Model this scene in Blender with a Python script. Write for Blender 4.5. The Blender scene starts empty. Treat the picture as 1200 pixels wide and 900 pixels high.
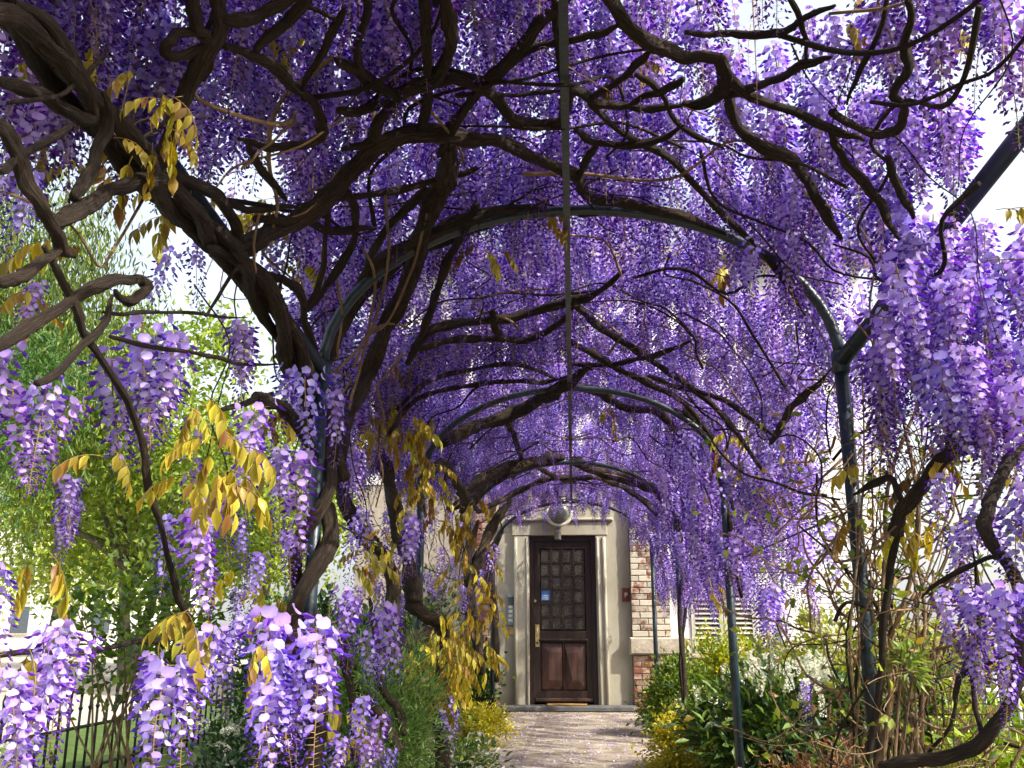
import bpy, math, random
import numpy as np
from mathutils import Vector, Matrix

# ------------------------------------------------------------------ camera, sky, sun, exposure
SC = bpy.context.scene
COL = SC.collection
FPX = 1100.0                                    # focal length in pixels of the 1200x900 photograph
TH = math.atan(290 / FPX)                       # camera looks up
PS = math.atan(72 / FPX * math.cos(TH))         # and a little to the left of the tunnel axis
CAM = np.array([0.0, 0.0, 1.0])
FW = np.array([-math.sin(PS) * math.cos(TH), math.cos(PS) * math.cos(TH), math.sin(TH)])
RT = np.array([math.cos(PS), math.sin(PS), 0.0])
UP = np.cross(RT, FW)
cd = bpy.data.cameras.new('camera')
cam = bpy.data.objects.new('camera', cd)
COL.objects.link(cam)
cd.sensor_width = 36.0
cd.lens = 36.0 * FPX / 1200.0
cd.clip_start = 0.05
cd.clip_end = 2000
m3 = Matrix((RT, UP, -FW)).transposed()
cam.matrix_world = Matrix.Translation(Vector(CAM)) @ m3.to_4x4()
SC.camera = cam

SUN_EL, SUN_AZ = 41.0, 62.0                     # degrees; azimuth from behind the camera (-Y) towards +X
ph = math.radians(SUN_AZ)
SDIR = Vector((math.sin(ph) * math.cos(math.radians(SUN_EL)), -math.cos(ph) * math.cos(math.radians(SUN_EL)), math.sin(math.radians(SUN_EL))))
world = bpy.data.worlds.new('World')
SC.world = world
world.use_nodes = True
wn = world.node_tree
wn.nodes.clear()
wo = wn.nodes.new('ShaderNodeOutputWorld')
bg = wn.nodes.new('ShaderNodeBackground')
sky = wn.nodes.new('ShaderNodeTexSky')
sky.sky_type = 'NISHITA'
sky.sun_disc = False
sky.sun_elevation = math.radians(SUN_EL)
sky.sun_rotation = math.atan2(SDIR.x, SDIR.y)
sky.air_density = 1.0
sky.dust_density = 6.0
sky.ozone_density = 1.0
bg.inputs['Strength'].default_value = 0.10
wn.links.new(sky.outputs[0], bg.inputs[0])
veil = wn.nodes.new('ShaderNodeBackground')                 # thin white cloud over the whole sky
wt = wn.nodes.new('ShaderNodeTexCoord')
wz = wn.nodes.new('ShaderNodeTexNoise')
wz.inputs['Scale'].default_value = 2.2
wz.inputs['Detail'].default_value = 5
wr = wn.nodes.new('ShaderNodeValToRGB')
wr.color_ramp.elements[0].position = 0.30
wr.color_ramp.elements[0].color = (0.62, 0.66, 0.74, 1)
wr.color_ramp.elements[1].position = 0.55
wr.color_ramp.elements[1].color = (1, 0.99, 0.97, 1)
veil.inputs['Strength'].default_value = 0.34
wa = wn.nodes.new('ShaderNodeAddShader')
wn.links.new(wt.outputs['Generated'], wz.inputs['Vector'])
wn.links.new(wz.outputs['Fac'], wr.inputs[0])
wn.links.new(wr.outputs[0], veil.inputs[0])
wn.links.new(bg.outputs[0], wa.inputs[0])
wn.links.new(veil.outputs[0], wa.inputs[1])
wn.links.new(wa.outputs[0], wo.inputs[0])
sd = bpy.data.lights.new('sun', 'SUN')
sd.energy = 3.8
sd.angle = math.radians(0.5)
sd.color = (1.0, 0.95, 0.86)
sun = bpy.data.objects.new('sun', sd)
COL.objects.link(sun)
sun.rotation_euler = (-SDIR).to_track_quat('-Z', 'Y').to_euler()
sun.location = (6, -6, 12)
SC.view_settings.view_transform = 'Standard'
SC.view_settings.look = 'None'
SC.view_settings.exposure = 1.15
SC.view_settings.gamma = 1.0
SC.render.engine = 'CYCLES'
cy = SC.cycles
cy.use_adaptive_sampling = True
cy.adaptive_threshold = 0.04
cy.max_bounces = 5
cy.diffuse_bounces = 3
cy.glossy_bounces = 2
cy.transmission_bounces = 3
cy.transparent_max_bounces = 6

random.seed(7)
RNG = np.random.default_rng(11)

# ------------------------------------------------------------------ pixel helpers
def proj(p):
    d = np.asarray(p, float) - CAM
    z = d @ FW
    return 600 + FPX * (d @ RT) / z, 450 - FPX * (d @ UP) / z, z
def ray(px, py):
    d = FW * FPX + RT * (px - 600) - UP * (py - 450)
    return d / np.linalg.norm(d)
def atY(px, py, Y):
    d = ray(px, py)
    return CAM + d * (Y / d[1])
def atZ(px, py, z):
    d = ray(px, py)
    return CAM + d * ((z - CAM[2]) / d[2])

# the tunnel: posts 1 m either side of the axis, elliptical hoops above
TA, TB, TZ = 1.0, 0.62, 1.98
HOOP_Y = (3.4, 6.2, 9.1, 12.0)
def on_tunnel(px, py, k=0.98, tmax=12.6):
    d = ray(px, py)
    t = 1.0
    while t < 16:
        p = CAM + d * t
        z = p[2] - TZ
        f = math.hypot(p[0] / (TA * k), z / (TB * k)) if z > 0 else abs(p[0]) / (TA * k)
        if f >= 1 or p[1] > tmax:
            return p
        t += 0.02
    return CAM + d * t

# ------------------------------------------------------------------ object helpers
def mesh_obj(name, verts, faces, mat, parent=None, smooth=False, cols=None, uvs=None):
    me = bpy.data.meshes.new(name)
    me.from_pydata([tuple(v) for v in verts], [], [tuple(f) for f in faces])
    if cols is not None:
        a = me.color_attributes.new('Col', 'FLOAT_COLOR', 'POINT')
        c = np.ones((len(verts), 4), np.float32)
        c[:, :3] = np.asarray(cols)[:, :3]
        a.data.foreach_set('color', c.ravel())
    if uvs is not None:
        ul = me.uv_layers.new(name='UVMap')
        li = np.empty(len(me.loops), np.int32)
        me.loops.foreach_get('vertex_index', li)
        ul.data.foreach_set('uv', np.asarray(uvs, np.float32)[li].ravel())
    if smooth:
        me.polygons.foreach_set('use_smooth', np.ones(len(me.polygons), bool))
    if mat is not None:
        for m in (mat if isinstance(mat, (list, tuple)) else [mat]):
            me.materials.append(m)
    me.update()
    o = bpy.data.objects.new(name, me)
    COL.objects.link(o)
    if parent is not None:
        o.parent = parent
    return o
def dup(src, parent=None, name=None):
    o = src.copy()
    if name:
        o.name = name
    COL.objects.link(o)
    o.parent = parent
    return o
def thing(name, label, cat, group=None):
    o = bpy.data.objects.new(name, None)
    o.empty_display_size = 0.1
    COL.objects.link(o)
    return tag(o, label, cat, group)
def tag(o, label, cat, group=None):
    o['label'] = label
    o['category'] = cat
    if group:
        o['group'] = group
    return o
def struct(o):
    o['kind'] = 'structure'
    return o
def stuff(o):
    o['kind'] = 'stuff'
    return o

class MB:
    """collects boxes, prisms, tubes into one mesh"""
    def __init__(s):
        s.v, s.f, s.uv = [], [], []
    def add(s, v, f):
        b = len(s.v)
        s.v += [tuple(map(float, p)) for p in v]
        s.f += [tuple(i + b for i in q) for q in f]
        return s
    def box(s, x0, x1, y0, y1, z0, z1, bev=0.0):
        if bev <= 0:
            v = [(x, y, z) for z in (z0, z1) for y in (y0, y1) for x in (x0, x1)]
            return s.add(v, [(0, 2, 3, 1), (4, 5, 7, 6), (0, 1, 5, 4), (2, 6, 7, 3), (0, 4, 6, 2), (1, 3, 7, 5)])
        b = bev                                   # chamfer on the front (-Y) face only
        v = [(x0, y1, z0), (x1, y1, z0), (x1, y1, z1), (x0, y1, z1), (x0, y0 + b, z0), (x1, y0 + b, z0), (x1, y0 + b, z1), (x0, y0 + b, z1),
             (x0 + b, y0, z0 + b), (x1 - b, y0, z0 + b), (x1 - b, y0, z1 - b), (x0 + b, y0, z1 - b)]
        return s.add(v, [(0, 3, 2, 1), (8, 9, 10, 11), (4, 5, 9, 8), (5, 6, 10, 9), (6, 7, 11, 10), (7, 4, 8, 11),
                         (0, 1, 5, 4), (1, 2, 6, 5), (2, 3, 7, 6), (3, 0, 4, 7)])
    def tube(s, pts, rad, n=8, cap=True):
        v, f, _ = tube_data(pts, rad, n, cap=cap)
        return s.add(v, f)
    def build(s, name, mat, parent=None, smooth=False):
        return mesh_obj(name, s.v, s.f, mat, parent, smooth)

def catmull(P, per=6):
    P = np.asarray(P, float)
    if len(P) < 3:
        return np.array([P[0] + (P[-1] - P[0]) * t for t in np.linspace(0, 1, per + 1)])
    Q = np.vstack([2 * P[0] - P[1], P, 2 * P[-1] - P[-2]])
    out = []
    for i in range(1, len(Q) - 2):
        a, b, c, d = Q[i - 1], Q[i], Q[i + 1], Q[i + 2]
        for k in range(per):
            t = k / per
            out.append(0.5 * ((2 * b) + (c - a) * t + (2 * a - 5 * b + 4 * c - d) * t * t + (3 * b - a - 3 * c + d) * t ** 3))
    out.append(P[-1])
    return np.array(out)

def tube_data(pts, rad, n=8, lump=0.0, twist=0.0, cap=True, seed=0):
    pts = np.asarray(pts, float)
    m = len(pts)
    rad = np.broadcast_to(np.asarray(rad, float), (m,))
    T = np.gradient(pts, axis=0)
    T /= np.maximum(np.linalg.norm(T, axis=1, keepdims=True), 1e-9)
    ref = np.array([0, 0, 1.0]) if abs(T[0][2]) < .9 else np.array([1.0, 0, 0])
    N = np.cross(T[0], ref)
    N /= np.linalg.norm(N)
    V, UV = [], []
    s = 0.0
    rough = None
    if lump > .1:                                 # fibrous ridges and knots
        rg = np.random.default_rng(int(seed * 7 + m))
        g = rg.normal(size=(m + 8, n))
        g = np.stack([np.convolve(g[:, k], np.ones(5) / 2.6, 'same') for k in range(n)], 1)[4:4 + m]
        rough = 1 + .075 * g + .05 * rg.normal(size=(m, n))
    for i in range(m):
        N = N - T[i] * (N @ T[i])
        N /= max(np.linalg.norm(N), 1e-9)
        B = np.cross(T[i], N)
        if i:
            s += np.linalg.norm(pts[i] - pts[i - 1])
        for k in range(n):
            a = 2 * math.pi * k / n
            r = rad[i]
            if lump:
                r *= 1 + lump * (math.cos(2 * a + twist * s + seed) * .6 + .5 * math.cos(3 * a - 1.4 * twist * s + 2 * seed)) + lump * .5 * math.sin(s * 23 + seed * 3)
            if rough is not None:
                r *= rough[i, (k + i // 3) % n]
            V.append(pts[i] + (N * math.cos(a) + B * math.sin(a)) * r)
            UV.append((k / n * 2 if k <= n / 2 else (n - k) / n * 2, s))
    Fc = []
    for i in range(m - 1):
        for k in range(n):
            k2 = (k + 1) % n
            Fc.append((i * n + k, i * n + k2, (i + 1) * n + k2, (i + 1) * n + k))
    if cap:
        Fc.append(tuple(range(n - 1, -1, -1)))
        Fc.append(tuple((m - 1) * n + k for k in range(n)))
    return V, Fc, UV

# ------------------------------------------------------------------ materials
def new_mat(name):
    m = bpy.data.materials.new(name)
    m.use_nodes = True
    nt = m.node_tree
    nt.nodes.clear()
    return m, nt, nt.nodes.new, nt.links.new
def ramp(nt, stops):
    r = nt.nodes.new('ShaderNodeValToRGB')
    el = r.color_ramp.elements
    while len(el) < len(stops):
        el.new(0.5)
    for e, (p, c) in zip(el, stops):
        e.position = p
        e.color = (*c, 1)
    return r
def noisy(name, stops, scale=4.0, rough=0.8, bump=0.0, bscale=None, detail=6, stretch=(1, 1, 1), spec=0.3, coords='Object', rough2=None, dist=0.02, metal=0.0):
    m, nt, N, L = new_mat(name)
    out = N('ShaderNodeOutputMaterial')
    b = N('ShaderNodeBsdfPrincipled')
    L(b.outputs[0], out.inputs[0])
    tc = N('ShaderNodeTexCoord')
    mp = N('ShaderNodeMapping')
    mp.inputs['Scale'].default_value = stretch
    L(tc.outputs[coords], mp.inputs[0])
    tx = N('ShaderNodeTexNoise')
    tx.inputs['Scale'].default_value = scale
    tx.inputs['Detail'].default_value = detail
    tx.inputs['Roughness'].default_value = 0.62
    L(mp.outputs[0], tx.inputs['Vector'])
    r = ramp(nt, stops)
    L(tx.outputs['Fac'], r.inputs[0])
    L(r.outputs[0], b.inputs['Base Color'])
    b.inputs['Roughness'].default_value = rough
    b.inputs['Specular IOR Level'].default_value = spec
    b.inputs['Metallic'].default_value = metal
    if bump:
        t2 = N('ShaderNodeTexNoise')
        t2.inputs['Scale'].default_value = bscale or scale * 4
        t2.inputs['Detail'].default_value = 5
        L(mp.outputs[0], t2.inputs['Vector'])
        bp = N('ShaderNodeBump')
        bp.inputs['Strength'].default_value = bump
        bp.inputs['Distance'].default_value = dist
        L(t2.outputs['Fac'], bp.inputs['Height'])
        L(bp.outputs[0], b.inputs['Normal'])
    return m
def leafy(name, trans=0.45, rough=0.5, hue=0.03, val=0.25, spec=0.3, satm=1.0, transboost=1.0, vein=False):
    """petals and leaves: colour from the mesh attribute, varied per piece, light passing through"""
    m, nt, N, L = new_mat(name)
    out = N('ShaderNodeOutputMaterial')
    at = N('ShaderNodeAttribute')
    at.attribute_name = 'Col'
    oi = N('ShaderNodeObjectInfo')
    hs = N('ShaderNodeHueSaturation')
    mr = N('ShaderNodeMapRange')
    mr.inputs['To Min'].default_value = 0.5 - hue
    mr.inputs['To Max'].default_value = 0.5 + hue
    L(oi.outputs['Random'], mr.inputs['Value'])
    L(mr.outputs[0], hs.inputs['Hue'])
    w = N('ShaderNodeTexWhiteNoise')
    w.noise_dimensions = '1D'
    L(oi.outputs['Random'], w.inputs['W'])
    mr2 = N('ShaderNodeMapRange')
    mr2.inputs['To Min'].default_value = 1 - val
    mr2.inputs['To Max'].default_value = 1 + val
    L(w.outputs['Value'], mr2.inputs['Value'])
    L(mr2.outputs[0], hs.inputs['Value'])
    hs.inputs['Saturation'].default_value = satm
    L(at.outputs['Color'], hs.inputs['Color'])
    b = N('ShaderNodeBsdfPrincipled')
    b.inputs['Roughness'].default_value = rough
    b.inputs['Specular IOR Level'].default_value = spec
    L(hs.outputs[0], b.inputs['Base Color'])
    tr = N('ShaderNodeBsdfTranslucent')
    h2 = N('ShaderNodeHueSaturation')
    h2.inputs['Saturation'].default_value = 1.12
    h2.inputs['Value'].default_value = transboost
    L(hs.outputs[0], h2.inputs['Color'])
    L(h2.outputs[0], tr.inputs['Color'])
    mx = N('ShaderNodeMixShader')
    mx.inputs[0].default_value = trans
    L(b.outputs[0], mx.inputs[1])
    L(tr.outputs[0], mx.inputs[2])
    L(mx.outputs[0], out.inputs[0])
    return m
def bark(name, c0, c1, c2, ridge=9.0, bump=0.9):   # cracked fibrous bark
    m, nt, N, L = new_mat(name)
    out = N('ShaderNodeOutputMaterial')
    b = N('ShaderNodeBsdfPrincipled')
    L(b.outputs[0], out.inputs[0])
    tc = N('ShaderNodeTexCoord')
    mp = N('ShaderNodeMapping')
    mp.inputs['Scale'].default_value = (ridge, 16, 1)
    L(tc.outputs['UV'], mp.inputs[0])
    t1 = N('ShaderNodeTexNoise')
    t1.inputs['Scale'].default_value = 1.0
    t1.inputs['Detail'].default_value = 8
    t1.inputs['Roughness'].default_value = 0.7
    t1.inputs['Distortion'].default_value = 0.6
    L(mp.outputs[0], t1.inputs['Vector'])
    r = ramp(nt, [(0.3, c0), (0.5, c1), (0.72, c2)])
    L(t1.outputs['Fac'], r.inputs[0])
    t2 = N('ShaderNodeTexNoise')
    t2.inputs['Scale'].default_value = 5
    t2.inputs['Detail'].default_value = 4
    L(tc.outputs['Object'], t2.inputs['Vector'])
    mxr = N('ShaderNodeMix')
    mxr.data_type = 'RGBA'
    mxr.blend_type = 'MULTIPLY'
    mxr.inputs['Factor'].default_value = 0.6
    r2 = ramp(nt, [(0.35, (0.5, 0.5, 0.5)), (0.65, (1.2, 1.15, 1.0))])
    L(t2.outputs['Fac'], r2.inputs[0])
    L(r.outputs[0], mxr.inputs['A'])
    L(r2.outputs[0], mxr.inputs['B'])
    L(mxr.outputs['Result'], b.inputs['Base Color'])
    b.inputs['Roughness'].default_value = 0.85
    b.inputs['Specular IOR Level'].default_value = 0.25
    bp = N('ShaderNodeBump')
    bp.inputs['Strength'].default_value = bump
    bp.inputs['Distance'].default_value = 0.02
    L(t1.outputs['Fac'], bp.inputs['Height'])
    L(bp.outputs[0], b.inputs['Normal'])
    return m

M_PETAL = leafy('petal', trans=0.40, rough=0.6, hue=0.02, val=0.25, spec=0.2, transboost=1.15)
M_LEAF = leafy('bronze_leaf', trans=0.42, rough=0.42, hue=0.02, val=0.3, spec=0.4)
M_GREEN = leafy('green_leaf', trans=0.4, rough=0.45, hue=0.02, val=0.12, spec=0.4)
M_BARK = bark('vine_bark', (0.012, 0.008, 0.006), (0.038, 0.026, 0.018), (0.10, 0.075, 0.05), ridge=13, bump=1.0)
M_STRAW = bark('straw_stem', (0.13, 0.08, 0.045), (0.30, 0.20, 0.11), (0.52, 0.39, 0.24), ridge=5)
M_TRUNK = bark('tree_bark', (0.06, 0.055, 0.04), (0.13, 0.12, 0.09), (0.22, 0.2, 0.16), ridge=12)
M_PIPE = noisy('pipe_paint', [(0.3, (0.006, 0.014, 0.020)), (0.6, (0.011, 0.026, 0.036)), (0.8, (0.03, 0.05, 0.06))], scale=14, rough=0.38, bump=0.15, spec=0.5)
M_IRON = noisy('iron_paint', [(0.3, (0.01, 0.014, 0.013)), (0.7, (0.03, 0.035, 0.03))], scale=20, rough=0.5, bump=0.2)
M_RENDER = noisy('cream_render', [(0.25, (0.22, 0.20, 0.14)), (0.5, (0.33, 0.305, 0.235)), (0.75, (0.42, 0.395, 0.32))], scale=1.6, rough=0.9, bump=0.25, bscale=30, stretch=(1, 1, .55), dist=0.01)
M_WHITE = noisy('white_render', [(0.25, (0.55, 0.55, 0.52)), (0.6, (0.72, 0.71, 0.68)), (0.8, (0.78, 0.77, 0.74))], scale=1.2, rough=0.9, bump=0.2, bscale=25, dist=0.01)
M_MORTAR = noisy('mortar', [(0.3, (0.22, 0.19, 0.15)), (0.7, (0.36, 0.32, 0.26))], scale=12, rough=0.95, bump=0.4)
M_STONE = noisy('stone_band', [(0.3, (0.26, 0.22, 0.17)), (0.6, (0.42, 0.37, 0.29)), (0.8, (0.5, 0.46, 0.38))], scale=6, rough=0.9, bump=0.4, bscale=22)
M_DOOR = noisy('door_wood', [(0.25, (0.010, 0.006, 0.005)), (0.55, (0.024, 0.013, 0.010)), (0.8, (0.045, 0.024, 0.018))], scale=3, stretch=(6, 6, .5), rough=0.4, bump=0.25, bscale=10, spec=0.4)
M_PANEL = noisy('panel_wood', [(0.25, (0.030, 0.014, 0.011)), (0.55, (0.060, 0.028, 0.021)), (0.8, (0.09, 0.045, 0.035))], scale=3, stretch=(7, 7, .5), rough=0.38, bump=0.25, bscale=10, spec=0.45)
M_BRASS = noisy('brass', [(0.3, (0.45, 0.33, 0.12)), (0.7, (0.72, 0.60, 0.32))], scale=10, rough=0.35, metal=0.7)
M_SLATE = noisy('slate', [(0.3, (0.10, 0.12, 0.15)), (0.7, (0.2, 0.23, 0.27))], scale=5, rough=0.6, bump=0.4)
def flat(name, c, rough=0.6, spec=0.3, metal=0.0):
    c = np.array(c)
    return noisy(name, [(0.3, tuple(c * .82)), (0.7, tuple(np.minimum(c * 1.12, 1)))], scale=9, rough=rough, spec=spec, metal=metal)

# ------------------------------------------------------------------ ground, path
def sheet(name, x0, x1, y0, y1, z, mat, nx=2, ny=2, amp=0.0):
    xs, ys = np.linspace(x0, x1, nx), np.linspace(y0, y1, ny)
    v = [(x, y, z + (amp * math.sin(x * 1.7 + y * .9) * math.cos(y * 1.3 - x * .4) if 0 < i < nx - 1 and 0 < j < ny - 1 else 0)) for j, y in enumerate(ys) for i, x in enumerate(xs)]
    f = [(j * nx + i, j * nx + i + 1, (j + 1) * nx + i + 1, (j + 1) * nx + i) for j in range(ny - 1) for i in range(nx - 1)]
    return struct(mesh_obj(name, v, f, mat, None, True))
M_SOIL = noisy('soil', [(0.3, (0.035, 0.028, 0.018)), (0.5, (0.07, 0.06, 0.035)), (0.7, (0.06, 0.09, 0.03))], scale=5, rough=1, bump=0.8, bscale=20)
M_PATH = noisy('path_stone', [(0.28, (0.11, 0.085, 0.06)), (0.48, (0.25, 0.205, 0.15)), (0.7, (0.40, 0.345, 0.265))], scale=3.6, rough=0.95, bump=0.7, bscale=18, stretch=(1, 1.0, 1))
M_LAWN = noisy('lawn', [(0.3, (0.04, 0.075, 0.012)), (0.6, (0.08, 0.13, 0.025)), (0.8, (0.12, 0.17, 0.04))], scale=6, rough=1, bump=0.6, bscale=60)
M_GRAVEL = noisy('gravel', [(0.3, (0.34, 0.29, 0.23)), (0.6, (0.46, 0.41, 0.34)), (0.8, (0.55, 0.50, 0.43))], scale=2, rough=1, bump=0.4, bscale=40)
sheet('ground', -220, 220, -220, 320, 0.0, M_SOIL)
sheet('path', -0.82, 0.86, -4, 12.66, 0.006, M_PATH, 12, 90, 0.004)
sheet('lawn', -5.4, -3.0, -4, 14, 0.006, M_LAWN, 2, 2)
sheet('gravel_walk', -40, -5.4, -4, 70, 0.008, M_GRAVEL)

# ------------------------------------------------------------------ the house with the door
HY = 13.0
house = thing('house', 'cream and white house with brick piers behind the flowering tunnel', 'house')
house.location = (0, 0, 0)
DX0, DX1, DZ0, DZ1 = -0.585, 0.315, 0.075, 2.27
for a, b in ((-1.03, -.80), (.46, .77)):                       # flat render beside the door
    MB().box(a, b, HY, HY + .3, 0.0, 2.46).build('door_bay_wall', M_RENDER, house)
MB().box(-1.35, 1.29, HY + .01, HY + .31, 2.46, 3.0).build('overdoor_wall', M_RENDER, house)
# casing with mouldings
for side, (a, b) in enumerate(((-0.80, DX0), (DX1, 0.46))):
    c = MB()
    c.box(a + .002, b - .002, HY - .05, HY + .2, 0.0, DZ1 - .002, .008)
    o = c.build('casing', M_RENDER, house)
    e = MB()
    ex = a + .03 if side == 0 else b - .03
    e.tube([(ex, HY - .055, .02), (ex, HY - .055, DZ1 - .03)], .022, 8)
    e.build('moulding', M_RENDER, o, True)
    ix = b - .03 if side == 0 else a + .03
    MB().tube([(ix, HY - .052, .02), (ix, HY - .052, DZ1 - .03)], .014, 8).build('moulding', M_RENDER, o, True)
M_STEP = noisy('dark_step', [(0.3, (.06, .06, .06)), (.7, (.13, .125, .12))], scale=8, rough=.8, bump=.3)
l = MB().box(-0.82, 0.48, HY - .06, HY + .2, DZ1, 2.46, .008).build('lintel', M_RENDER, house)
MB().box(-0.90, 0.56, HY - .10, HY + .1, 2.462, 2.505, .015).build('cornice', M_RENDER, l)
MB().box(-1.02, 0.77, HY - .30, HY - .055, 0.0, 0.073, .015).build('doorstep', M_STEP, house)
# door
door = MB()
t = .045
yf = HY + .03
door.box(DX0 + .004, DX0 + .06, yf - .03, yf + .06, DZ0, DZ1 - .004)      # frame
door.box(DX1 - .06, DX1 - .004, yf - .03, yf + .06, DZ0, DZ1 - .004)
door.box(DX0 + .06, DX1 - .06, yf - .03, yf + .06, DZ1 - .07, DZ1 - .004)
lx0, lx1 = DX0 + .06, DX1 - .06
door.box(lx0, lx0 + .085, yf, yf + .05, DZ0 + .02, DZ1 - .07)              # stiles and rails of the leaf
door.box(lx1 - .085, lx1, yf, yf + .05, DZ0 + .02, DZ1 - .07)
door.box(lx0 + .085, lx1 - .085, yf, yf + .05, DZ0 + .02, DZ0 + .17)
door.box(lx0 + .085, lx1 - .085, yf, yf + .05, .86, 1.01)
door.box(lx0 + .085, lx1 - .085, yf, yf + .05, DZ1 - .17, DZ1 - .07)
door = door.build('door', M_DOOR, house)
door['label'] = 'dark brown wooden door with gridded panes'
MB().box(lx0 + .06, lx1 - .06, yf - .035, yf - .002, .875, .905, .01).build('weather_rail', M_DOOR, door)
MB().box(lx0 + .01, lx1 - .01, yf - .03, yf - .002, DZ0 + .03, DZ0 + .075, .01).build('kick_rail', M_PANEL, door)
# raised lower panels (each a shallow pyramid)
gx0, gx1 = lx0 + .085, lx1 - .085
for k in range(2):
    a = gx0 + (gx1 - gx0) * k / 2 + .008
    b = gx0 + (gx1 - gx0) * (k + 1) / 2 - .008
    z0, z1 = DZ0 + .18, .85
    px_ = b - .04 if k == 0 else a + .06
    v = [(a, yf + .03, z0), (b, yf + .03, z0), (b, yf + .03, z1), (a, yf + .03, z1),
         (a + .1, yf - .005, z0 + .12), (b - .02 if k == 0 else b - .1, yf - .005, z0 + .12), (b - .02 if k == 0 else b - .1, yf - .005, z1 - .12), (a + .1 if k == 0 else a + .03, yf - .005, z1 - .12)]
    mesh_obj('raised_panel', v, [(4, 5, 6, 7), (0, 1, 5, 4), (1, 2, 6, 5), (2, 3, 7, 6), (3, 0, 4, 7)], M_PANEL, door)
MB().box((gx0 + gx1) / 2 - .007, (gx0 + gx1) / 2 + .007, yf - .001, yf + .04, DZ0 + .171, .859).build('mullion', M_DOOR, door)
# panes: 4 columns x 6 rows
m, nt, N, L = new_mat('frosted_pane')
o_ = N('ShaderNodeOutputMaterial'); b_ = N('ShaderNodeBsdfPrincipled'); L(b_.outputs[0], o_.inputs[0])
tcx = N('ShaderNodeTexCoord'); nz = N('ShaderNodeTexVoronoi'); nz.inputs['Scale'].default_value = 45
L(tcx.outputs['Object'], nz.inputs['Vector'])
rr = ramp(nt, [(0.1, (0.022, 0.019, 0.014)), (0.6, (0.045, 0.04, 0.03))])
L(nz.outputs['Distance'], rr.inputs[0]); L(rr.outputs[0], b_.inputs['Base Color'])
b_.inputs['Roughness'].default_value = 0.16
b_.inputs['Specular IOR Level'].default_value = 0.6
bpn = N('ShaderNodeBump'); bpn.inputs['Strength'].default_value = 0.5; bpn.inputs['Distance'].default_value = .01
L(nz.outputs['Distance'], bpn.inputs['Height']); L(bpn.outputs[0], b_.inputs['Normal'])
M_PANE = m
nc, nr = 4, 6
pz0, pz1 = 1.015, DZ1 - .172
cw, chh = (gx1 - gx0) / nc, (pz1 - pz0) / nr
for r in range(nr + 1):
    z = pz0 + chh * r
    if 0 < r < nr:
        MB().box(gx0 + .001, gx1 - .001, yf + .004, yf + .045, z - .012, z + .012).build('glazing_bar', M_DOOR, door)
for c in range(1, nc):
    x = gx0 + cw * c
    MB().box(x - .012, x + .012, yf + .001, yf + .048, pz0 + .001, pz1 - .001).build('glazing_bar', M_DOOR, door)
for r in range(nr):
    for c in range(nc):
        o = MB().box(gx0 + cw * c + .013, gx0 + cw * (c + 1) - .013, yf + .022, yf + .03, pz0 + chh * r + .013, pz0 + chh * (r + 1) - .013).build('pane', M_PANE, door)
# lock furniture
lk = MB()
lk.box(lx0 + .012, lx0 + .068, yf - .012, yf - .001, .80, 1.09, .004)
lk = lk.build('lock_plate', M_BRASS, door)
kn = MB()
kn.tube([(lx0 + .04, yf - .013, 1.02), (lx0 + .04, yf - .055, 1.02)], .012, 10)
kn.tube([(lx0 + .04, yf - .05, 1.05), (lx0 + .04, yf - .05, .93)], .010, 10)
kn.build('pull_handle', M_BRASS, lk) if False else kn.build('handle', M_BRASS, door, True)
MB().tube([(lx0 + .04, yf - .002, .85), (lx0 + .04, yf - .018, .85)], .016, 12).build('keyhole', M_IRON, door)
MB().tube([(lx0 + .015, yf - .002, 1.40), (lx0 + .015, yf - .02, 1.40)], .018, 12).build('spyhole_lock', M_BRASS, door)
# sticker on a pane
stk = MB().box(gx0 + .012, gx0 + cw - .012, yf + .014, yf + .020, pz0 + chh * 2 + .03, pz0 + chh * 3 - .015).build('door_sticker', flat('sticker_blue', (0.06, 0.13, 0.34), .4))
tag(stk, 'small blue sticker with pale lines on a door pane', 'sticker')
M_PALE = flat('pale_print', (0.55, 0.62, 0.7), .5)
for k in range(3):
    z = pz0 + chh * 2 + .045 + k * .022
    MB().box(gx0 + .025, gx0 + cw - .025 - .02 * (k == 1), yf + .0125, yf + .0139, z, z + .008).build('print_line', M_PALE, stk)
# doormat
mat_o = MB().box(-0.36, 0.16, HY - .22, HY - .075, .0745, .092, .006).build('doormat', noisy('coir', [(0.3, (0.22, 0.12, 0.03)), (0.7, (0.42, 0.25, 0.07))], scale=60, rough=1, bump=.6))
tag(mat_o, 'narrow ochre coir doormat lying on the doorstep', 'doormat')
# intercom, plates, lamp
def wallx(px, py): return atY(px, py, HY)[0]
p0, p1 = atY(594, 697, HY - .02), atY(606, 733, HY - .02)
ic = thing('intercom', 'grey metal intercom panel with buttons beside the door', 'intercom')
ix0, ix1, iz0, iz1 = p0[0], p0[0] + .135, p1[2], p0[2]
M_STEEL = flat('steel', (0.22, 0.26, 0.27), .4, .5, .3)
MB().box(ix0, ix1, HY - .045, HY - .001, iz0, iz1, .01).build('housing', M_STEEL, ic)
MB().box(ix0 + .02, ix1 - .02, HY - .05, HY - .0455, iz1 - .14, iz1 - .03).build('speaker_grille', flat('grille', (.06, .07, .07)), ic)
for k in range(4):
    MB().box(ix0 + .025, ix1 - .055, HY - .052, HY - .0455, iz0 + .05 + k * .058, iz0 + .085 + k * .058).build('name_label', flat('label_card', (.5, .52, .48)), ic)
    MB().box(ix1 - .045, ix1 - .02, HY - .055, HY - .0455, iz0 + .055 + k * .058, iz0 + .08 + k * .058).build('button', M_IRON, ic)
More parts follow.
